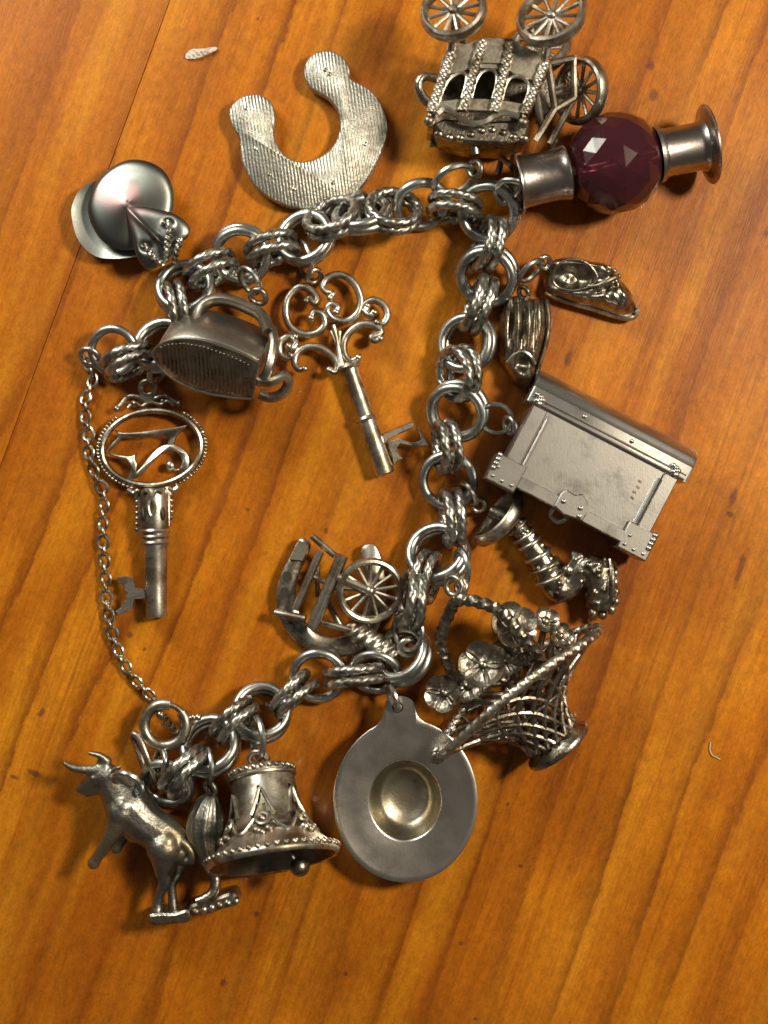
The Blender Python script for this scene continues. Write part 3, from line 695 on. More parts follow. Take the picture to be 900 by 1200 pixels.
th.part('bowl_rim', MB().tube(cat(PP([(713, 655, 38), (714, 675, 44), (714, 695, 42), (710, 716, 34)]), 5), 3, 8), 'dark_silver', bowl)
th.part('hoop', MB().tube(cat(PP([(562, 634, 16), (574, 630, 36), (590, 617, 44), (602, 600, 40), (607, 582, 24), (600, 582, 12), (584, 600, 8), (570, 622, 9)]), 6, True), 5.0, 10, True, up=(-.6, .7, .3), flat=1.7), 'warm_silver')
th.part('loop', MB().ring(P(561, 592, 18), 7.5, 2.8, 0, .95), 'warm_silver')
th.jump(549, 578, 26, 14, 3.4, 55, .26)

# ------------------------------------------------------------------ scrollwork key
th = Thing('key_charm', 'ornate skeleton key charm with an open scrollwork bow, in the middle of the loop', 'charm', 415, 440, 18)
def k3(q): return PP([(x / 3 + 300, y / 3 + 300, z) for x, y, z in q])
SCR = [ # traced scrolls: x, y in tripled pixels, z
 [(178, 160, 24), (190, 150, 24), (205, 170, 24), (215, 150, 22), (190, 118, 20), (150, 110, 18), (112, 150, 18), (105, 205, 18), (125, 252, 18), (170, 275, 18), (215, 270, 19), (242, 240, 20), (232, 205, 21), (205, 198, 22), (195, 220, 23)],
 [(262, 150, 24), (270, 135, 24), (248, 128, 22), (235, 105, 20), (255, 75, 19), (300, 66, 18), (345, 95, 18), (368, 150, 18), (358, 200, 18), (320, 228, 18), (275, 222, 19), (250, 195, 21), (262, 172, 22), (288, 180, 23), (282, 200, 24)],
 [(372, 190, 18), (385, 168, 18), (415, 155, 18), (448, 172, 18), (462, 205, 19), (448, 238, 20), (425, 235, 21)],
 [(392, 175, 18), (386, 196, 18), (402, 210, 20), (416, 200, 21)],
 [(140, 285, 18), (110, 284, 18), (85, 305, 18), (84, 340, 18), (108, 360, 19), (122, 350, 20)],
 [(128, 290, 18), (140, 308, 18), (128, 325, 20), (115, 318, 21)],
 [(438, 292, 24), (420, 300, 23), (405, 288, 22), (440, 270, 20), (418, 246, 19), (375, 240, 18), (335, 262, 18), (310, 300, 18), (312, 345, 19), (335, 368, 20), (360, 358, 22)],
 [(172, 398, 24), (150, 400, 22), (136, 375, 20), (145, 342, 19), (180, 320, 18), (225, 322, 18), (262, 345, 18), (285, 380, 19), (278, 408, 20), (258, 402, 22)]]
def taper(n, a, b_): 
    s = np.linspace(-1, 1, n); return b_ + (a - b_) * np.abs(s) ** 2
for q in SCR:
    c = cat(k3(q), 5)
    th.part('scroll', MB().tube(c, taper(len(c), 3.2, 4.7), 10).ball(c[0], 4.2).ball(c[-1], 4.4), 'warm_silver')
th.part('bow_spike', MB().tube(k3([(272, 245, 20), (284, 290, 21), (292, 340, 20), (300, 390, 20)]), [3.2, 2.2, 3, 6], 9).tube(k3([(262, 265, 20), (290, 330, 20)]), 2, 7).tube(k3([(295, 265, 20), (290, 330, 20)]), 2, 7), 'warm_silver')
s0, s1 = P(408, 428, 17), P(452, 556, 15); sd = (s1 - s0) / np.linalg.norm(s1 - s0)
shk = th.part('shank', MB().lathe([(0, -4), (8, -3), (10, 2), (10.5, 6), (9.2, 10), (9.6, 62), (10.2, 66), (11.5, 130), (11.2, 134), (9, 135.5), (8, 134), (0, 133)], s0, sd, 22), 'warm_silver')
for h, R in ((2, 14), (66, 12.5)):
    c = s0 + sd * h; th.part('collar', MB().lathe([(R - 5, -3.4), (R - 1, -3), (R + .8, 0), (R - 1, 3), (R - 5, 3.4)], c, sd, 24), 'warm_silver', shk)
th.part('bit', MB().prism(k3([(440, 632, 0), (462, 620, 0), (545, 582, 0), (560, 588, 0), (552, 604, 0), (470, 640, 0), (455, 660, 0)])[:, :2], 10, 17, 1.2), 'warm_silver', shk)
th.part('bit', MB().prism(cat(k3([(462, 655, 0), (480, 648, 0), (510, 640, 0), (545, 655, 0), (582, 645, 0), (566, 604, 0), (574, 600, 0), (602, 655, 0), (598, 668, 0), (540, 668, 0), (508, 660, 0), (495, 685, 0), (518, 712, 0), (500, 718, 0), (485, 735, 0), (476, 700, 0)])[:, :2], 2, True), 10, 16, 1.0), 'warm_silver', shk)
th.part('loop', MB().ring(P(368, 324, 20), 9, 3, -35, .6), 'warm_silver')
th.jump(357, 305, 22, 21, 3.0, 75, .34)

# ------------------------------------------------------------------ twenty-first birthday key, seen from its back
th = Thing('numeral_key_charm', 'key charm with a beaded oval bow holding the reversed numerals 21', 'charm', 178, 590, 12)
ZB = 12
def oval(rx, ry, n=72, cx=178, cy=525, rot=-6):
    a = np.arange(n) * 2 * PI / n; r_ = math.radians(rot)
    return [(cx + rx * math.cos(q) * math.cos(r_) - ry * math.sin(q) * math.sin(r_), cy + rx * math.cos(q) * math.sin(r_) + ry * math.sin(q) * math.cos(r_)) for q in a]
bow = th.part('bow_ring', MB().tube(PP(oval(58, 43.5), ZB), 3.6, 10, True, up=(0, 0, 1), flat=1.5), 'warm_silver')
for (x, y) in oval(63.6, 49, 74):
    if y < 490 and 140 < x < 212: continue
    if y > 562 and 155 < x < 205: continue
    th.part('bead', MB().ball(P(x, y, ZB), 2.3, nu=8, nv=5), 'warm_silver', bow)
def k5(q): return [P(x / 3.75 + 90, y / 3.75 + 360)[:2] for x, y in q]
ONE = [(165, 536), (188, 548), (225, 552), (300, 545), (395, 533), (450, 526), (492, 516), (462, 545), (436, 570), (428, 604), (398, 604), (408, 580), (398, 567), (370, 564), (300, 570), (210, 576), (188, 590), (160, 618), (132, 642), (150, 606), (178, 576), (182, 560)]
TWO = [(126, 634), (160, 644), (205, 652), (240, 656), (262, 644), (256, 668), (268, 690), (262, 722), (280, 706), (320, 655), (355, 622), (392, 604), (436, 606), (472, 626), (494, 660), (492, 700), (470, 716), (450, 714), (462, 690), (458, 656), (436, 634), (405, 630), (370, 646), (335, 680), (300, 718), (262, 752), (222, 758), (236, 728), (236, 700), (222, 678), (190, 664), (150, 650)]
nm = th.part('numeral', MB().prism(cat(np.array(k5(ONE)), 2, True), ZB - 3, ZB + 3, .8), 'warm_silver', sharp=50)
nm = th.part('numeral', MB().prism(cat(np.array(k5(TWO)), 2, True), ZB - 3, ZB + 3, .8).ball(P(199.5, 545.5, ZB), 5.2, (1, 1.1, .7)).tube(PP([(200, 547, ZB), (206, 551, ZB - 1), (212, 550, ZB)]), 1.6, 7), 'warm_silver', sharp=50)
cr_ = th.part('crest', MB().tube(cat(PP([(137, 480, ZB), (142, 474, ZB), (150, 465, ZB), (161, 465, ZB), (172, 470, ZB), (183, 466, ZB), (194, 464, ZB), (203, 470, ZB), (211, 476, ZB)]), 5), 2.6, 8).tube(cat(PP([(150, 478, ZB), (158, 472, ZB), (166, 476, ZB), (176, 471, ZB), (188, 474, ZB), (196, 470, ZB), (204, 476, ZB)]), 5), 2.2, 8).ball(P(137, 479, ZB), 4).ball(P(210, 473, ZB), 4).ball(P(156, 472, ZB), 3.4).ball(P(191, 470, ZB), 3.4), 'warm_silver')
th.part('loop', MB().ring(P(174, 455, ZB + 4), 8.5, 3.4, 0, .9).prism(PP([(163, 462), (184, 461), (178, 472), (170, 472)], 0), ZB - 2, ZB + 3, 1), 'warm_silver')
s0, s1 = P(181, 572, 15), P(184, 723, 15); sd = (s1 - s0) / np.linalg.norm(s1 - s0)
shk = th.part('shank', MB().lathe([(0, 0), (13, 0), (16, 3), (17, 10), (17, 44), (15.5, 50), (14.8, 53), (15.2, 66), (14, 70), (12.4, 130), (12.4, 147), (11.6, 150.5), (9.5, 151), (8.5, 148), (0, 147)], s0, sd, 26), 'warm_silver')
for h in (50, 57, 64): th.part('collar', MB().lathe([(13, -2.6), (16.2, -2.2), (17.2, 0), (16.2, 2.2), (13, 2.6)], s0 + sd * h, sd, 26), 'warm_silver', shk)
for x, y0 in ((161, 588), (201, 580)):
    for i in range(6 if x < 180 else 5): th.part('bead', MB().ball(P(x, y0 + i * 6.5, 14), 2.9, nu=8, nv=6), 'warm_silver', shk)
    th.part('flange', MB().tube(PP([(x + (3 if x < 180 else -3), y0 - 6, 14), (x + (4 if x < 180 else -4), y0 + 36, 14)]), 3, 8), 'warm_silver', shk)
th.part('scroll', MB().tube(cat(PP([(150, 574, 14), (157, 578, 15), (163, 575, 16), (160, 584, 14)]), 5), 3, 8), 'warm_silver', shk)
th.part('scroll', MB().tube(cat(PP([(209, 571, 14), (203, 575, 15), (197, 572, 16), (200, 580, 14)]), 5), 3, 8), 'warm_silver', shk)
th.part('scroll', MB().tube(cat(PP([(170, 578, 30), (176, 575, 33), (181, 584, 33), (185, 594, 33), (181, 606, 33), (177, 594, 33), (181, 584, 33), (187, 575, 33), (193, 578, 30)]), 5), 2.2, 8), 'warm_silver', shk)
for x in (170.5, 193): th.part('slot', MB().ball(P(x, 602, 27 if x > 180 else 28), 5, (.62, 1.7, .9)), 'hole_shade', shk)
BIT = [(137, 676), (148, 675), (157, 677), (159, 688), (172, 690), (172, 701), (159, 702), (156, 712), (148, 717), (139, 721), (137, 716), (143, 711), (143, 706), (149, 703), (148, 698), (151, 695), (146, 691), (145, 685), (139, 682)]
th.part('bit', MB().prism(PP(BIT, 0), 12, 19, 1), 'warm_silver', shk)
th.jump(185, 437, 20, 12, 3.6, -60, .42)

# ------------------------------------------------------------------ small horseshoe with cart wheel
th = Thing('wagon_wheel_charm', 'small horseshoe charm carrying a spoked cart wheel, bars and a coiled rope', 'charm', 390, 705, 24)
HO = [(351, 631), (364, 638), (357, 658), (350, 672), (346, 692), (347, 708), (355, 726), (369, 742), (390, 748), (410, 742), (424, 726), (430, 706), (430, 684), (424, 660), (423, 642), (437, 637), (446, 651), (452, 680), (452, 710), (444, 738), (432, 757), (416, 766), (393, 770), (371, 766), (350, 756), (335, 740), (326, 721), (323, 693), (329, 672), (337, 655)]
pl = th.part('horseshoe', MB().prism(cat(PP(HO, 0)[:, :2], 3, True), 7, 16, 1.5), 'warm_silver', sharp=50)
for x, y in ((336, 676), (333, 695), (340, 736)): th.part('nail_hole', MB().lathe([(5.6, .5), (0, .3)], P(x, y, 15.7), (0, 0, 1), 16, 1.0, 1.15), 'hole_shade', pl)
th.part('toe_step', MB().prism(PP([(339, 656), (350, 633), (362, 639), (355, 658)], 0), 15, 20, 1.2), 'warm_silver', pl)
def bar(a, c, r, mat='warm_silver', flat=1.0): th.part('bar', MB().tube(np.linspace(P(*a), P(*c), 4), r, 10, flat=flat), mat)
bar((376, 646, 36), (346, 714, 28), 5); bar((402, 650, 46), (366, 735, 36), 7.5); bar((366, 628, 30), (393, 651, 34), 4); bar((322, 718, 22), (358, 725, 28), 5)
bar((378, 729, 30), (412, 738, 34), 4); bar((372, 664, 24), (372, 700, 20), 3); bar((376, 690, 26), (400, 735, 26), 4); bar((360, 672, 24), (396, 690, 26), 3)
wheel(th, 'wheel', 434, 691, 44, 35, -30, .97, 1, 13, 4.4, depth=1.3)
th.part('axle', MB().tube(PP([(396, 675, 48), (434, 691, 50)]), 5, 10).ball(P(434, 691, 50), 6.5), 'warm_silver')
th.part('coiled_rope', MB().tube(np.linspace(P(406, 733, 28), P(464, 768, 26), 90), np.interp(np.linspace(0, 1, 90), [0, .2, .8, 1], [7, 12.5, 13, 9]), 24, lobes=3, amp=.14, pitch=11), 'warm_silver')
th.part('loop', MB().ring(P(478, 758, 32), 10, 4, -30, .9), 'warm_silver')
th.jump(478, 738, 40, 22, 3.2, 84, .72)

# ------------------------------------------------------------------ flower basket
th = Thing('flower_basket_charm', 'open wirework basket charm with flowers, rope rim and twisted handle', 'charm', 600, 800, 50)
ba = np.array([-0.62, 0.78, .10]); ba /= np.linalg.norm(ba)       # foot to mouth
be = np.array([.77, .64, 0]); be /= np.linalg.norm(be); be = be - ba * np.dot(be, ba); be /= np.linalg.norm(be); bn = np.cross(be, ba)
if bn[2] < 0: bn = -bn
BO = P(648, 866, 42)
def bpt(h, a, so=0):
    h = h * 85 / 72.0; s = h / 85.0
    r = 34 - 5 * s + 93 * max(0, s) ** 2.5 + so
    dip = -17 * max(0, s) ** 2 * abs(math.cos(a)) ** 2
    return BO + ba * (h + dip) + be * math.cos(a) * r + bn * math.sin(a) * min(r, 30 + .20 * r) * .92
lat = MB(); NL = 16
for sgn in (1, -1):
    for k in range(NL):
        pts = [bpt(h, 2 * PI * k / NL + sgn * h * .019) for h in np.linspace(2, 71, 11)]
        lat.tube(np.array(pts), 3.0, 7)
th.part('lattice', lat, 'dark_silver')
for h in (14, 40):
    th.part('hoop', MB().tube(np.array([bpt(h, a) for a in np.arange(40) * 2 * PI / 40]), 1.8, 6, True), 'dark_silver')
rimp = np.array([bpt(72, a, 1) for a in np.arange(420) * 2 * PI / 420])
th.part('rope_rim', MB().tube(rimp, 5.6, 12, True, lobes=3, amp=.12, pitch=11), 'warm_silver')
th.part('foot', MB().lathe([(20, 6), (33, 5), (31, 0), (37, -6), (42, -9), (43, -12), (42, -15), (36, -16), (0, -15)], BO, ba, 36, 1, .92, xdir=be), 'dark_silver')
HB = cat(PP([(634, 777, 74), (625, 760, 86), (608, 740, 96), (582, 713, 98), (553, 702, 92), (534, 703, 80), (525, 720, 66), (517, 745, 54), (520, 764, 46), (526, 780, 44), (534, 800, 44)]), 26)
th.part('handle', MB().tube(HB, 6.8, 12, lobes=3, amp=.13, pitch=13), 'dark_silver')
def flower(x, y, z, R, n, tilt_az, tilt, pet=5, mat='dark_silver'):
    zc = np.array([math.cos(tilt_az) * math.sin(tilt), math.sin(tilt_az) * math.sin(tilt), math.cos(tilt)])
    xx = np.cross(zc, [0.3, 1, .1]); xx /= np.linalg.norm(xx); yy = np.cross(zc, xx); c = P(x, y, z)
    e = th.part('flower', MB().lathe([(0, 5), (3, 4.4), (5, 2.6), (5.6, 0), (4, -3), (2.5, -14), (0, -14)], c, zc, 14), mat)
    for k in range(pet):
        a = 2 * PI * k / pet + n; d = xx * math.cos(a) + yy * math.sin(a); sd_ = np.cross(zc, d)
        mm = np.array([d, sd_, zc]).T; vv = [(R * .60, 0, R * .10)]; ff = []; NR, NA = 4, 14
        for i in range(1, NR + 1):
            for j in range(NA):
                q_ = 2 * PI * j / NA; s_ = i / NR
                px_ = R * (.56 + .46 * s_ * math.cos(q_)); py_ = R * .52 * s_ * math.sin(q_) * (1 + .25 * math.cos(q_))
                vv.append((px_, py_, R * (.02 + .16 * s_ ** 2 + (.16 * math.cos(q_) * s_) + .02 * (k % 2))))
        nv = len(vv); vv += [(a_, b_, c_ - 2.4) for a_, b_, c_ in vv]
        for j in range(NA):
            l = (j + 1) % NA; ff += [(0, 1 + j, 1 + l), (nv, nv + 1 + l, nv + 1 + j)]
            for i in range(NR - 1):
                o1 = 1 + i * NA; o2 = o1 + NA
                ff += [(o1 + j, o2 + j, o2 + l, o1 + l), (nv + o1 + j, nv + o1 + l, nv + o2 + l, nv + o2 + j)]
            o1 = 1 + (NR - 1) * NA; ff.append((o1 + j, nv + o1 + j, nv + o1 + l, o1 + l))
        th.part('petal', MB().add(vv, ff, mm, c), mat, e, sharp=60)
flower(564, 776, 80, 27, .3, 2.4, .35); flower(520, 811, 58, 22, .8, 3.0, .4); flower(598, 733, 76, 28, .1, 1.0, .5); flower(548, 804, 50, 20, .5, 2.2, .4); flower(606, 762, 62, 20, .7, 1.6, .4)
flower(638, 727, 62, 16, .2, 1.2, .5); flower(655, 744, 62, 15, .9, .6, .4); flower(592, 772, 52, 22, .5, 2, .3)
for a, c in (((545, 820, 40), (592, 815, 44)), ((540, 828, 38), (590, 824, 40)), ((610, 745, 60), (606, 800, 44)), ((636, 740, 56), (626, 795, 46)), ((575, 790, 50), (610, 815, 40)), ((530, 815, 48), (575, 825, 38)), ((650, 745, 54), (635, 800, 44))):
    th.part('stem', MB().tube(cat(np.array([P(*a), (P(*a) + P(*c)) / 2 + np.array([0, 3, 3]), P(*c)]), 5), 4, 8), 'dark_silver')
th.part('loop', MB().ring(P(531, 686, 68), 11, 3.6, 70, .8).ring(P(540, 687, 64), 9, 3.6, 100, .5), 'warm_silver')
th.jump(541, 664, 56, 19, 4.0, 84, .3)

# ------------------------------------------------------------------ flat wide-brimmed hat, hollow side up
th = Thing('hat_charm', 'flat wide-brimmed hat charm seen from its hollow side, beside the basket', 'charm', 475, 936, 26)
hc = P(475, 936, 0)
prof = [(.485, 33.2), (.497, 34.8), (.52, 35.4), (.75, 36.2), (.93, 38.0), (.985, 39.0), (1.0, 38.2), (.99, 36.8), (.75, 33.6), (.53, 32.4), (.505, 31)]
hm = MB().lathe([(r * 84, z) for r, z in prof], hc, (0, 0, 1), 160, 1, 95 / 84)
hv = hm.v[0]; ridx = np.repeat(np.array([r for r, z in prof]), 160)
for n_ in range(len(hv)):
    if ridx[n_] >= .98 and hv[n_][1] > hc[1]:          # the brim runs out into the hanging tab
        dx = abs(hv[n_][0] - (hc[0] - 7)); y0 = hv[n_][1] - hc[1]
        if dx < 17.5: y1 = 111 + 11 * math.sqrt(max(0, 1 - (dx / 17.6) ** 2))
        elif dx < 30: y1 = y0 + (13 * (1 - (dx - 17.5) / 12.5) ** 2.2)
        else: y1 = y0
        hv[n_][1] = hc[1] + max(y0, y1)
th.part('brim', hm, 'hat_silver', sharp=60)
cp = [(0, 4.0), (.10, 4.2), (.18, 5.0), (.24, 6.4), (.29, 8.6), (.315, 9.4), (.335, 10.0), (.37, 12.6), (.41, 17.5), (.44, 23), (.465, 28.6), (.482, 32.6), (.491, 34.2), (.505, 33), (.495, 28), (.47, 19), (.42, 9), (.34, 3), (.2, 1.2), (0, 1)]
th.part('crown', MB().lathe([(r * 84, z) for r, z in cp], hc, (0, 0, 1), 72, 1, 95 / 84), 'crown_silver', sharp=70)
th.part('tab_hole', MB().lathe([(6.6, 0), (6, .8), (5, .4), (4.4, -1.2), (0, -1.4)], P(466, 827, 39.2), (0, 0, 1), 18), 'hole_shade')
th.jump(460, 815, 40, 15, 3.4, 72, .26)

# ------------------------------------------------------------------ bell
th = Thing('bell_charm', 'pierced silver bell charm with beaded rim and its round clapper showing', 'charm', 320, 965, 60)
b0 = P(305, 905, 41); bdir = np.array([17, -103, 42.0]); bdir /= np.linalg.norm(bdir)
bx = np.cross(bdir, [0, 0, 1]); bx /= np.linalg.norm(bx)
prof = [(0, -6), (20, -5), (33, -2), (37, 2), (38, 6), (37, 9), (37.6, 14), (38.5, 26), (39.5, 38), (41, 48), (43, 58), (47, 68), (53, 78), (61, 87), (69, 94), (75, 99), (78, 103), (78, 107), (75.5, 110), (73, 109), (68, 98), (56, 82), (44, 64), (38, 44), (34, 14), (0, 6)]
NB = 60
def skipf(i, k):
    ph = k % 10
    if i in (8, 9, 10) or i == 7: # pierced arched openings, outer skin
        wd = {7: 1, 8: 1, 9: 2, 10: 3}[i]
        return abs(ph - 5) < wd
    return False
shell = th.part('shell', MB().lathe(prof[:20], b0, bdir, NB, xdir=bx, skip=skipf), 'warm_silver', sharp=45)
th.part('inner_skin', MB().lathe(prof[19:], b0, bdir, NB, xdir=bx), 'shade_dark_metal', shell)
by = np.cross(bdir, bx)
def bell(h, a, r): return b0 + bdir * h + (bx * math.cos(a) + by * math.sin(a)) * r
for i in range(46): th.part('rim_bead', MB().ball(bell(100.5, 2 * PI * i / 46, 76.5), 3.9, nu=10, nv=7), 'warm_silver', shell)
for i in range(26): th.part('top_bead', MB().ball(bell(3, 2 * PI * i / 26, 37.6), 3.4, nu=10, nv=7), 'warm_silver', shell)
th.part('top_band', MB().tube(np.array([bell(10, 2 * PI * i / 40, 38.4) for i in range(40)]), 2.4, 8, True), 'warm_silver', shell)
for j in range(6):
    a = 2 * PI * (j * 10 + 5) / NB
    ringpts = np.array([bell(66 + 7 * math.sin(q), a + 6.5 / 46 * math.cos(q), 49 + 3.2 * math.sin(q)) for q in np.arange(16) * 2 * PI / 16])
    th.part('rosette', MB().tube(ringpts, 2.6, 8, True).ball(bell(66, a, 48), 3.6), 'warm_silver', shell)
    th.part('arch_edge', MB().tube(cat(np.array([bell(60, a - .30, 45), bell(44, a - .15, 41), bell(30, a, 40), bell(44, a + .15, 41), bell(60, a + .30, 45)]), 5), 2.2, 8), 'warm_silver', shell)
    th.part('leaf', MB().ball(bell(80, a - .12, 56), 6, (1, .8, .7)).ball(bell(80, a + .12, 56), 6, (1, .8, .7)).ball(bell(84, a, 60), 4), 'warm_silver', shell)
    a2 = a + PI / 6
    th.part('swag', MB().tube(cat(np.array([bell(66, a + .2, 49), bell(78, a2 - .12, 54), bell(81, a2, 56), bell(78, a2 + .12, 54), bell(66, a + PI / 3 - .2, 49)]), 5), 2.4, 8), 'warm_silver', shell)
th.part('clapper', MB().ball(P(352, 1013, 70), 12).tube(np.array([b0 + bdir * 20, P(345, 1004, 72)]), 3, 8), 'dark_silver')
th.part('loop', MB().ring(P(303, 889, 60), 10.5, 3.6, 10, .85), 'warm_silver')
th.jump(301, 866, 50, 24, 4.0, 86, .34)

# ------------------------------------------------------------------ bull
th = Thing('bull_charm', 'dark silver horned bull charm standing on its hind legs, at the lower left', 'charm', 165, 975, 35)
bb = MB()
def limb(pts):
    c = cat(np.array([list(P(*q[:3])) + [q[3]] for q in pts]), 5); bb.tube(c[:, :3], c[:, 3], 12); bb.ball(c[0, :3], c[0, 3]); bb.ball(c[-1, :3], c[-1, 3])
limb([(97, 923, 42, 6.5), (103, 919, 43, 8.5), (111, 913, 45, 11), (119, 907, 45, 13.5), (126, 908, 43, 16), (134, 919, 40, 20), (143, 932, 38, 25), (152, 945, 38, 28), (164, 958, 38, 26), (177, 968, 38, 24), (190, 977, 38, 24), (202, 987, 38, 23), (208, 996, 38, 18)])
limb([(104, 927, 42, 6), (114, 921, 42, 9)])
limb([(126, 897, 48, 7), (121, 891, 49, 5)]); limb([(120, 899, 50, 6.4), (110, 899, 52, 6), (98, 898, 54, 5.2), (88, 895, 56, 4.4), (81, 891, 57, 2.8)])
limb([(128, 890, 48, 6), (121, 883, 52, 4.4), (115, 880, 56, 3.4), (109, 878, 60, 2.2)])
limb([(145, 948, 50, 19), (139, 965, 52, 13), (131, 980, 52, 9), (123, 992, 50, 7.5), (117, 1001, 48, 6.5), (112, 1009, 46, 7.5)])
limb([(151, 952, 26, 18), (145, 972, 22, 11), (138, 986, 20, 9), (133, 997, 20, 7.5)])
limb([(194, 990, 48, 21), (194, 1007, 48, 15), (193, 1020, 46, 10), (195, 1031, 44, 8), (190, 1042, 42, 6.2), (186, 1056, 40, 5.8), (185, 1067, 40, 7.5)])
limb([(208, 996, 26, 17), (210, 1012, 24, 12), (205, 1027, 22, 8), (199, 1038, 22, 6.5), (200, 1053, 22, 5.6), (201, 1066, 22, 6.5)])
limb([(210, 980, 50, 6), (220, 986, 52, 4.8), (227, 996, 52, 4.6), (226, 1006, 50, 4.6), (215, 1008, 46, 4)])
limb([(160, 972, 40, 15), (172, 982, 40, 9)])
limb([(134, 903, 50, 5), (141, 897, 55, 3.4), (145, 895, 57, 2)])
bb.ball(P(113, 908, 56), 2.6); bb.ball(P(198, 983, 54), 13); bb.ball(P(148, 941, 54), 14)
th.part('body', bb, 'bull_silver', remesh=(1.5, 5))
BS = [(176, 1069), (186, 1066), (206, 1066), (221, 1062), (225, 1068), (223, 1076), (204, 1078), (184, 1080), (177, 1077)]
th.part('base', MB().prism(cat(PP(BS, 0)[:, :2], 3, True), 8, 52, 2.5), 'dark_silver')
th.part('loop', MB().ring(P(168, 918, 62), 7, 3, 100, .6), 'silver')
th.jump(154, 911, 62, 16, 3.6, 22, .70)
# ------------------------------------------------------------------ pleated figure on a scalloped base
th = Thing('pleated_charm', 'dark pleated teardrop charm on a scalloped base, wedged between bull and bell', 'charm', 245, 990, 32)
pz = [(249, 930, 40), (246, 942, 40), (243, 958, 40), (241, 975, 40), (244, 995, 40), (250, 1012, 38), (253, 1026, 36)]
c = cat(PP(pz), 8); rr = np.interp(np.linspace(0, 1, len(c)), [0, .14, .3, .45, .62, .8, 1], [7, 15, 21, 22, 18, 11, 8])
fig = th.part('pleated_body', MB().tube(c, rr, 44, lobes=11, amp=.085, pitch=420), 'bull_silver', sharp=80)
th.part('foot', MB().tube(cat(PP([(250, 1006, 38), (253, 1020, 40), (254, 1034, 42), (250, 1044, 44), (241, 1050, 46), (233, 1053, 46)]), 6), 6.5, 10), 'dark_silver', fig)
BS2 = [(224, 1058), (240, 1053), (258, 1047), (273, 1043), (279, 1048), (280, 1057), (262, 1062), (246, 1067), (230, 1069), (225, 1066)]
bs = th.part('base', MB().prism(cat(PP(BS2, 0)[:, :2], 3, True), 6, 46, 3), 'warm_silver')
for i in range(6): th.part('scallop', MB().ball(P(231 + i * 9.3, 1065 - i * 2.5, 44), 5.6, (.9, .9, .8)), 'warm_silver', bs)
th.part('loop', MB().ring(P(248, 922, 42), 8, 3, 60, .7), 'bull_silver')
th.jump(246, 896, 40, 20, 3, 88, .26)

# ------------------------------------------------------------------ flat iron on its side, sole towards the viewer
th = Thing('flat_iron_charm', 'old flat iron charm tipped over with its grooved sole showing', 'charm', 255, 415, 80)
ia = np.array([124, -34, 0.0]); ia /= np.linalg.norm(ia)
iw = np.array([0, -.80, -.60]); iw -= ia * np.dot(iw, ia); iw /= np.linalg.norm(iw)
ih = np.cross(ia, iw)
if ih[2] > 0: ih = -ih         # iron's own 'up' points away from the viewer
IO = P(183, 404, 98)
MI = np.array([ia, iw, ih]).T
half = [(0, 0), (7, 13), (20, 24), (40, 32), (64, 35), (90, 33), (112, 29), (124, 25)]
ol = half + [(x, -y) for x, y in half[:0:-1]]
CW = 14
ol = [(x, y + CW) for x, y in ol]
olc = cat(np.array(half), 5); olc = np.array(list(map(tuple, olc)) + [(x, -y) for x, y in olc[:0:-1]]); olc = olc + np.array([0, CW])
base = th.part('body', MB().prism(olc * np.array([.985, .97]) + np.array([1, .5]), 5, 76, 5, MI, IO), 'iron_silver', sharp=50)
th.part('sole_plate', MB().prism(olc, 0, 6, 1.4, MI, IO), 'dark_silver', sharp=50)
gr = 13
for i in range(23):   # grooves across the sole, as proud ribs
    x = 12 + i * 4.8
    hw = np.interp(x, [h[0] for h in half], [h[1] for h in half]) - 4
    th.part('sole_rib', MB().box(IO + MI @ np.array([x, CW, -.4]), (2.6, 1.86 * hw, 1.8), MI @ rotz(-12), .6), 'sole_silver', base)
th.part('sole_lip', MB().tube(np.array([IO + MI @ np.array([x, y, .4]) for x, y in olc]), 1.6, 8, True), 'iron_silver', base)
hp = [(26, CW, 42), (28, CW - 2, 62), (40, CW - 4, 74), (62, CW - 5, 78), (88, CW - 4, 76), (104, CW - 2, 64), (108, CW, 42)]
HN = np.array([IO + MI @ np.array(q, float) for q in hp])
# the handle leans out on the near side so that it shows above the body
HN2 = cat(PP([(232, 388, 60), (228, 372, 54), (232, 356, 50), (246, 347, 48), (266, 348, 50), (288, 357, 54), (305, 368, 60), (315, 390, 70)]), 6)
th.part('handle', MB().tube(HN2, 7.6, 12, up=(0, 0, 1), flat=1.8), 'iron_silver', base)
th.part('heel_post', MB().tube(cat(PP([(317, 384, 66), (321, 402, 78), (318, 424, 86), (312, 440, 82), (304, 446, 74)]), 6), 6.2, 10, up=(0, 0, 1), flat=1.3), 'iron_silver', base)
th.part('heel_foot', MB().tube(cat(PP([(292, 438, 70), (302, 446, 78), (318, 447, 80), (332, 440, 76), (337, 447, 66), (331, 458, 60), (316, 464, 58), (302, 460, 60)]), 6), 6.4, 10, up=(0, 0, 1), flat=1.2), 'warm_silver', base)
th.part('loop', MB().ring(P(300, 343, 50), 9.5, 3.6, 20, .75), 'dark_silver')
th.jump(289, 323, 44, 17, 3.2, 50, .5)

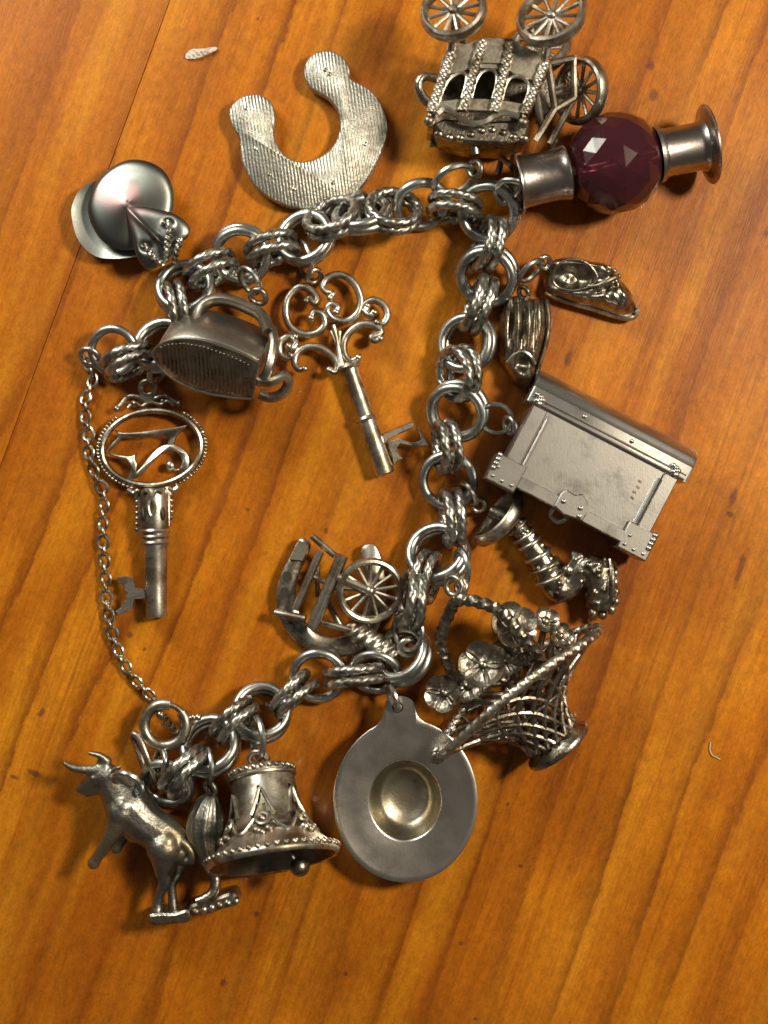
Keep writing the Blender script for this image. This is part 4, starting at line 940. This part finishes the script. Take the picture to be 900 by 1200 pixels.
# ------------------------------------------------------------------ round hat with ties
th = Thing('round_hat_charm', 'smooth polished round hat charm with a cone-shaped crown and wire ties', 'charm', 150, 250, 34)
BR = [(81, 247), (84, 232), (92, 219), (108, 210), (128, 206), (150, 215), (172, 240), (176, 270), (166, 294), (152, 299), (132, 301), (112, 299), (96, 288), (86, 272)]
brc = P(128, 256)
def fb(x, y, s): return 16 + 6 * s ** 3 + 3 * math.exp(-((s - .8) / .12) ** 2) * 0
th.part('brim', MB().relief(cat(PP(BR, 0)[:, :2], 6, True), brc, fb, 10, 12), 'brim_metal', sharp=60)
CR = [(102, 244), (106, 224), (116, 207), (133, 193), (153, 186), (175, 189), (192, 200), (201, 217), (203, 236), (198, 258), (184, 278), (164, 290), (142, 292), (122, 284), (108, 266)]
def fc(x, y, s): return 30 + 11 * (1 - s) + 3.5 * (1 - s ** 14) 
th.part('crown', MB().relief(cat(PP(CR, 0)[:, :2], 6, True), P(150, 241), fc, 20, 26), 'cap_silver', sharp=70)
FL = [(149, 246), (160, 244), (175, 245), (199, 250), (212, 256), (222, 266), (223, 276), (214, 284), (206, 290), (202, 300), (190, 311), (176, 317), (166, 310), (160, 297), (155, 275)]
def ff_(x, y, s):
    return 42 + 6 * (1 - s ** 5) + 7 * gb(x, y, 176, 272, 28, 2.6, 45) - 6 * gb(x, y, 199, 264, 6, 5) - 6 * gb(x, y, 173, 291, 6, 5)
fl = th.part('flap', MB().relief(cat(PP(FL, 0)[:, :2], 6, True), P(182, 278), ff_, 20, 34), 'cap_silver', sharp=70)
for x, y in ((199, 265), (173, 291)): th.part('eyelet', MB().ring(P(x, y, 43), 5, 1.2, 0, 1, nu=18, nv=7).lathe([(5, 0), (0, -1)], P(x, y, 43.6), (0, 0, 1), 14), 'hole_shade', fl)
for pts in ([(199, 264, 51), (201, 272, 58), (201, 284, 60), (199, 296, 56), (197, 308, 46)], [(173, 291, 51), (178, 299, 58), (186, 307, 58), (193, 312, 48)], [(213, 282, 50), (212, 290, 52), (208, 300, 48), (205, 308, 40)]):
    th.part('wire_tie', MB().tube(cat(PP(pts), 18), 3.3, 12, lobes=2, amp=.28, pitch=6), 'rope_silver')

# ------------------------------------------------------------------ loose bits on the table
th = Thing('loose_flake', 'tiny pale grey flake lying alone on the wood at upper left', 'flake', 234, 62, 3)
th.part('flake', MB().relief(cat(PP([(217, 65), (224, 58), (238, 57), (252, 55), (254, 58), (244, 63), (232, 68), (220, 69)], 0)[:, :2], 4, True), P(234, 62), lambda x, y, s: 3 + 2.5 * (1 - s) + 1.2 * math.sin(x * .9 + y), 6, .4), 'pale_fibre', sharp=20)
th = Thing('fibre', 'tiny pale curled fibre on the wood at lower right', 'fibre', 838, 878, 2)
th.part('strand', MB().tube(cat(PP([(833, 870, 1.2), (832, 878, 2), (835, 885, 2.4), (840, 888, 1.4), (844, 890, 1)]), 5), .55, 6), 'pale_fibre')
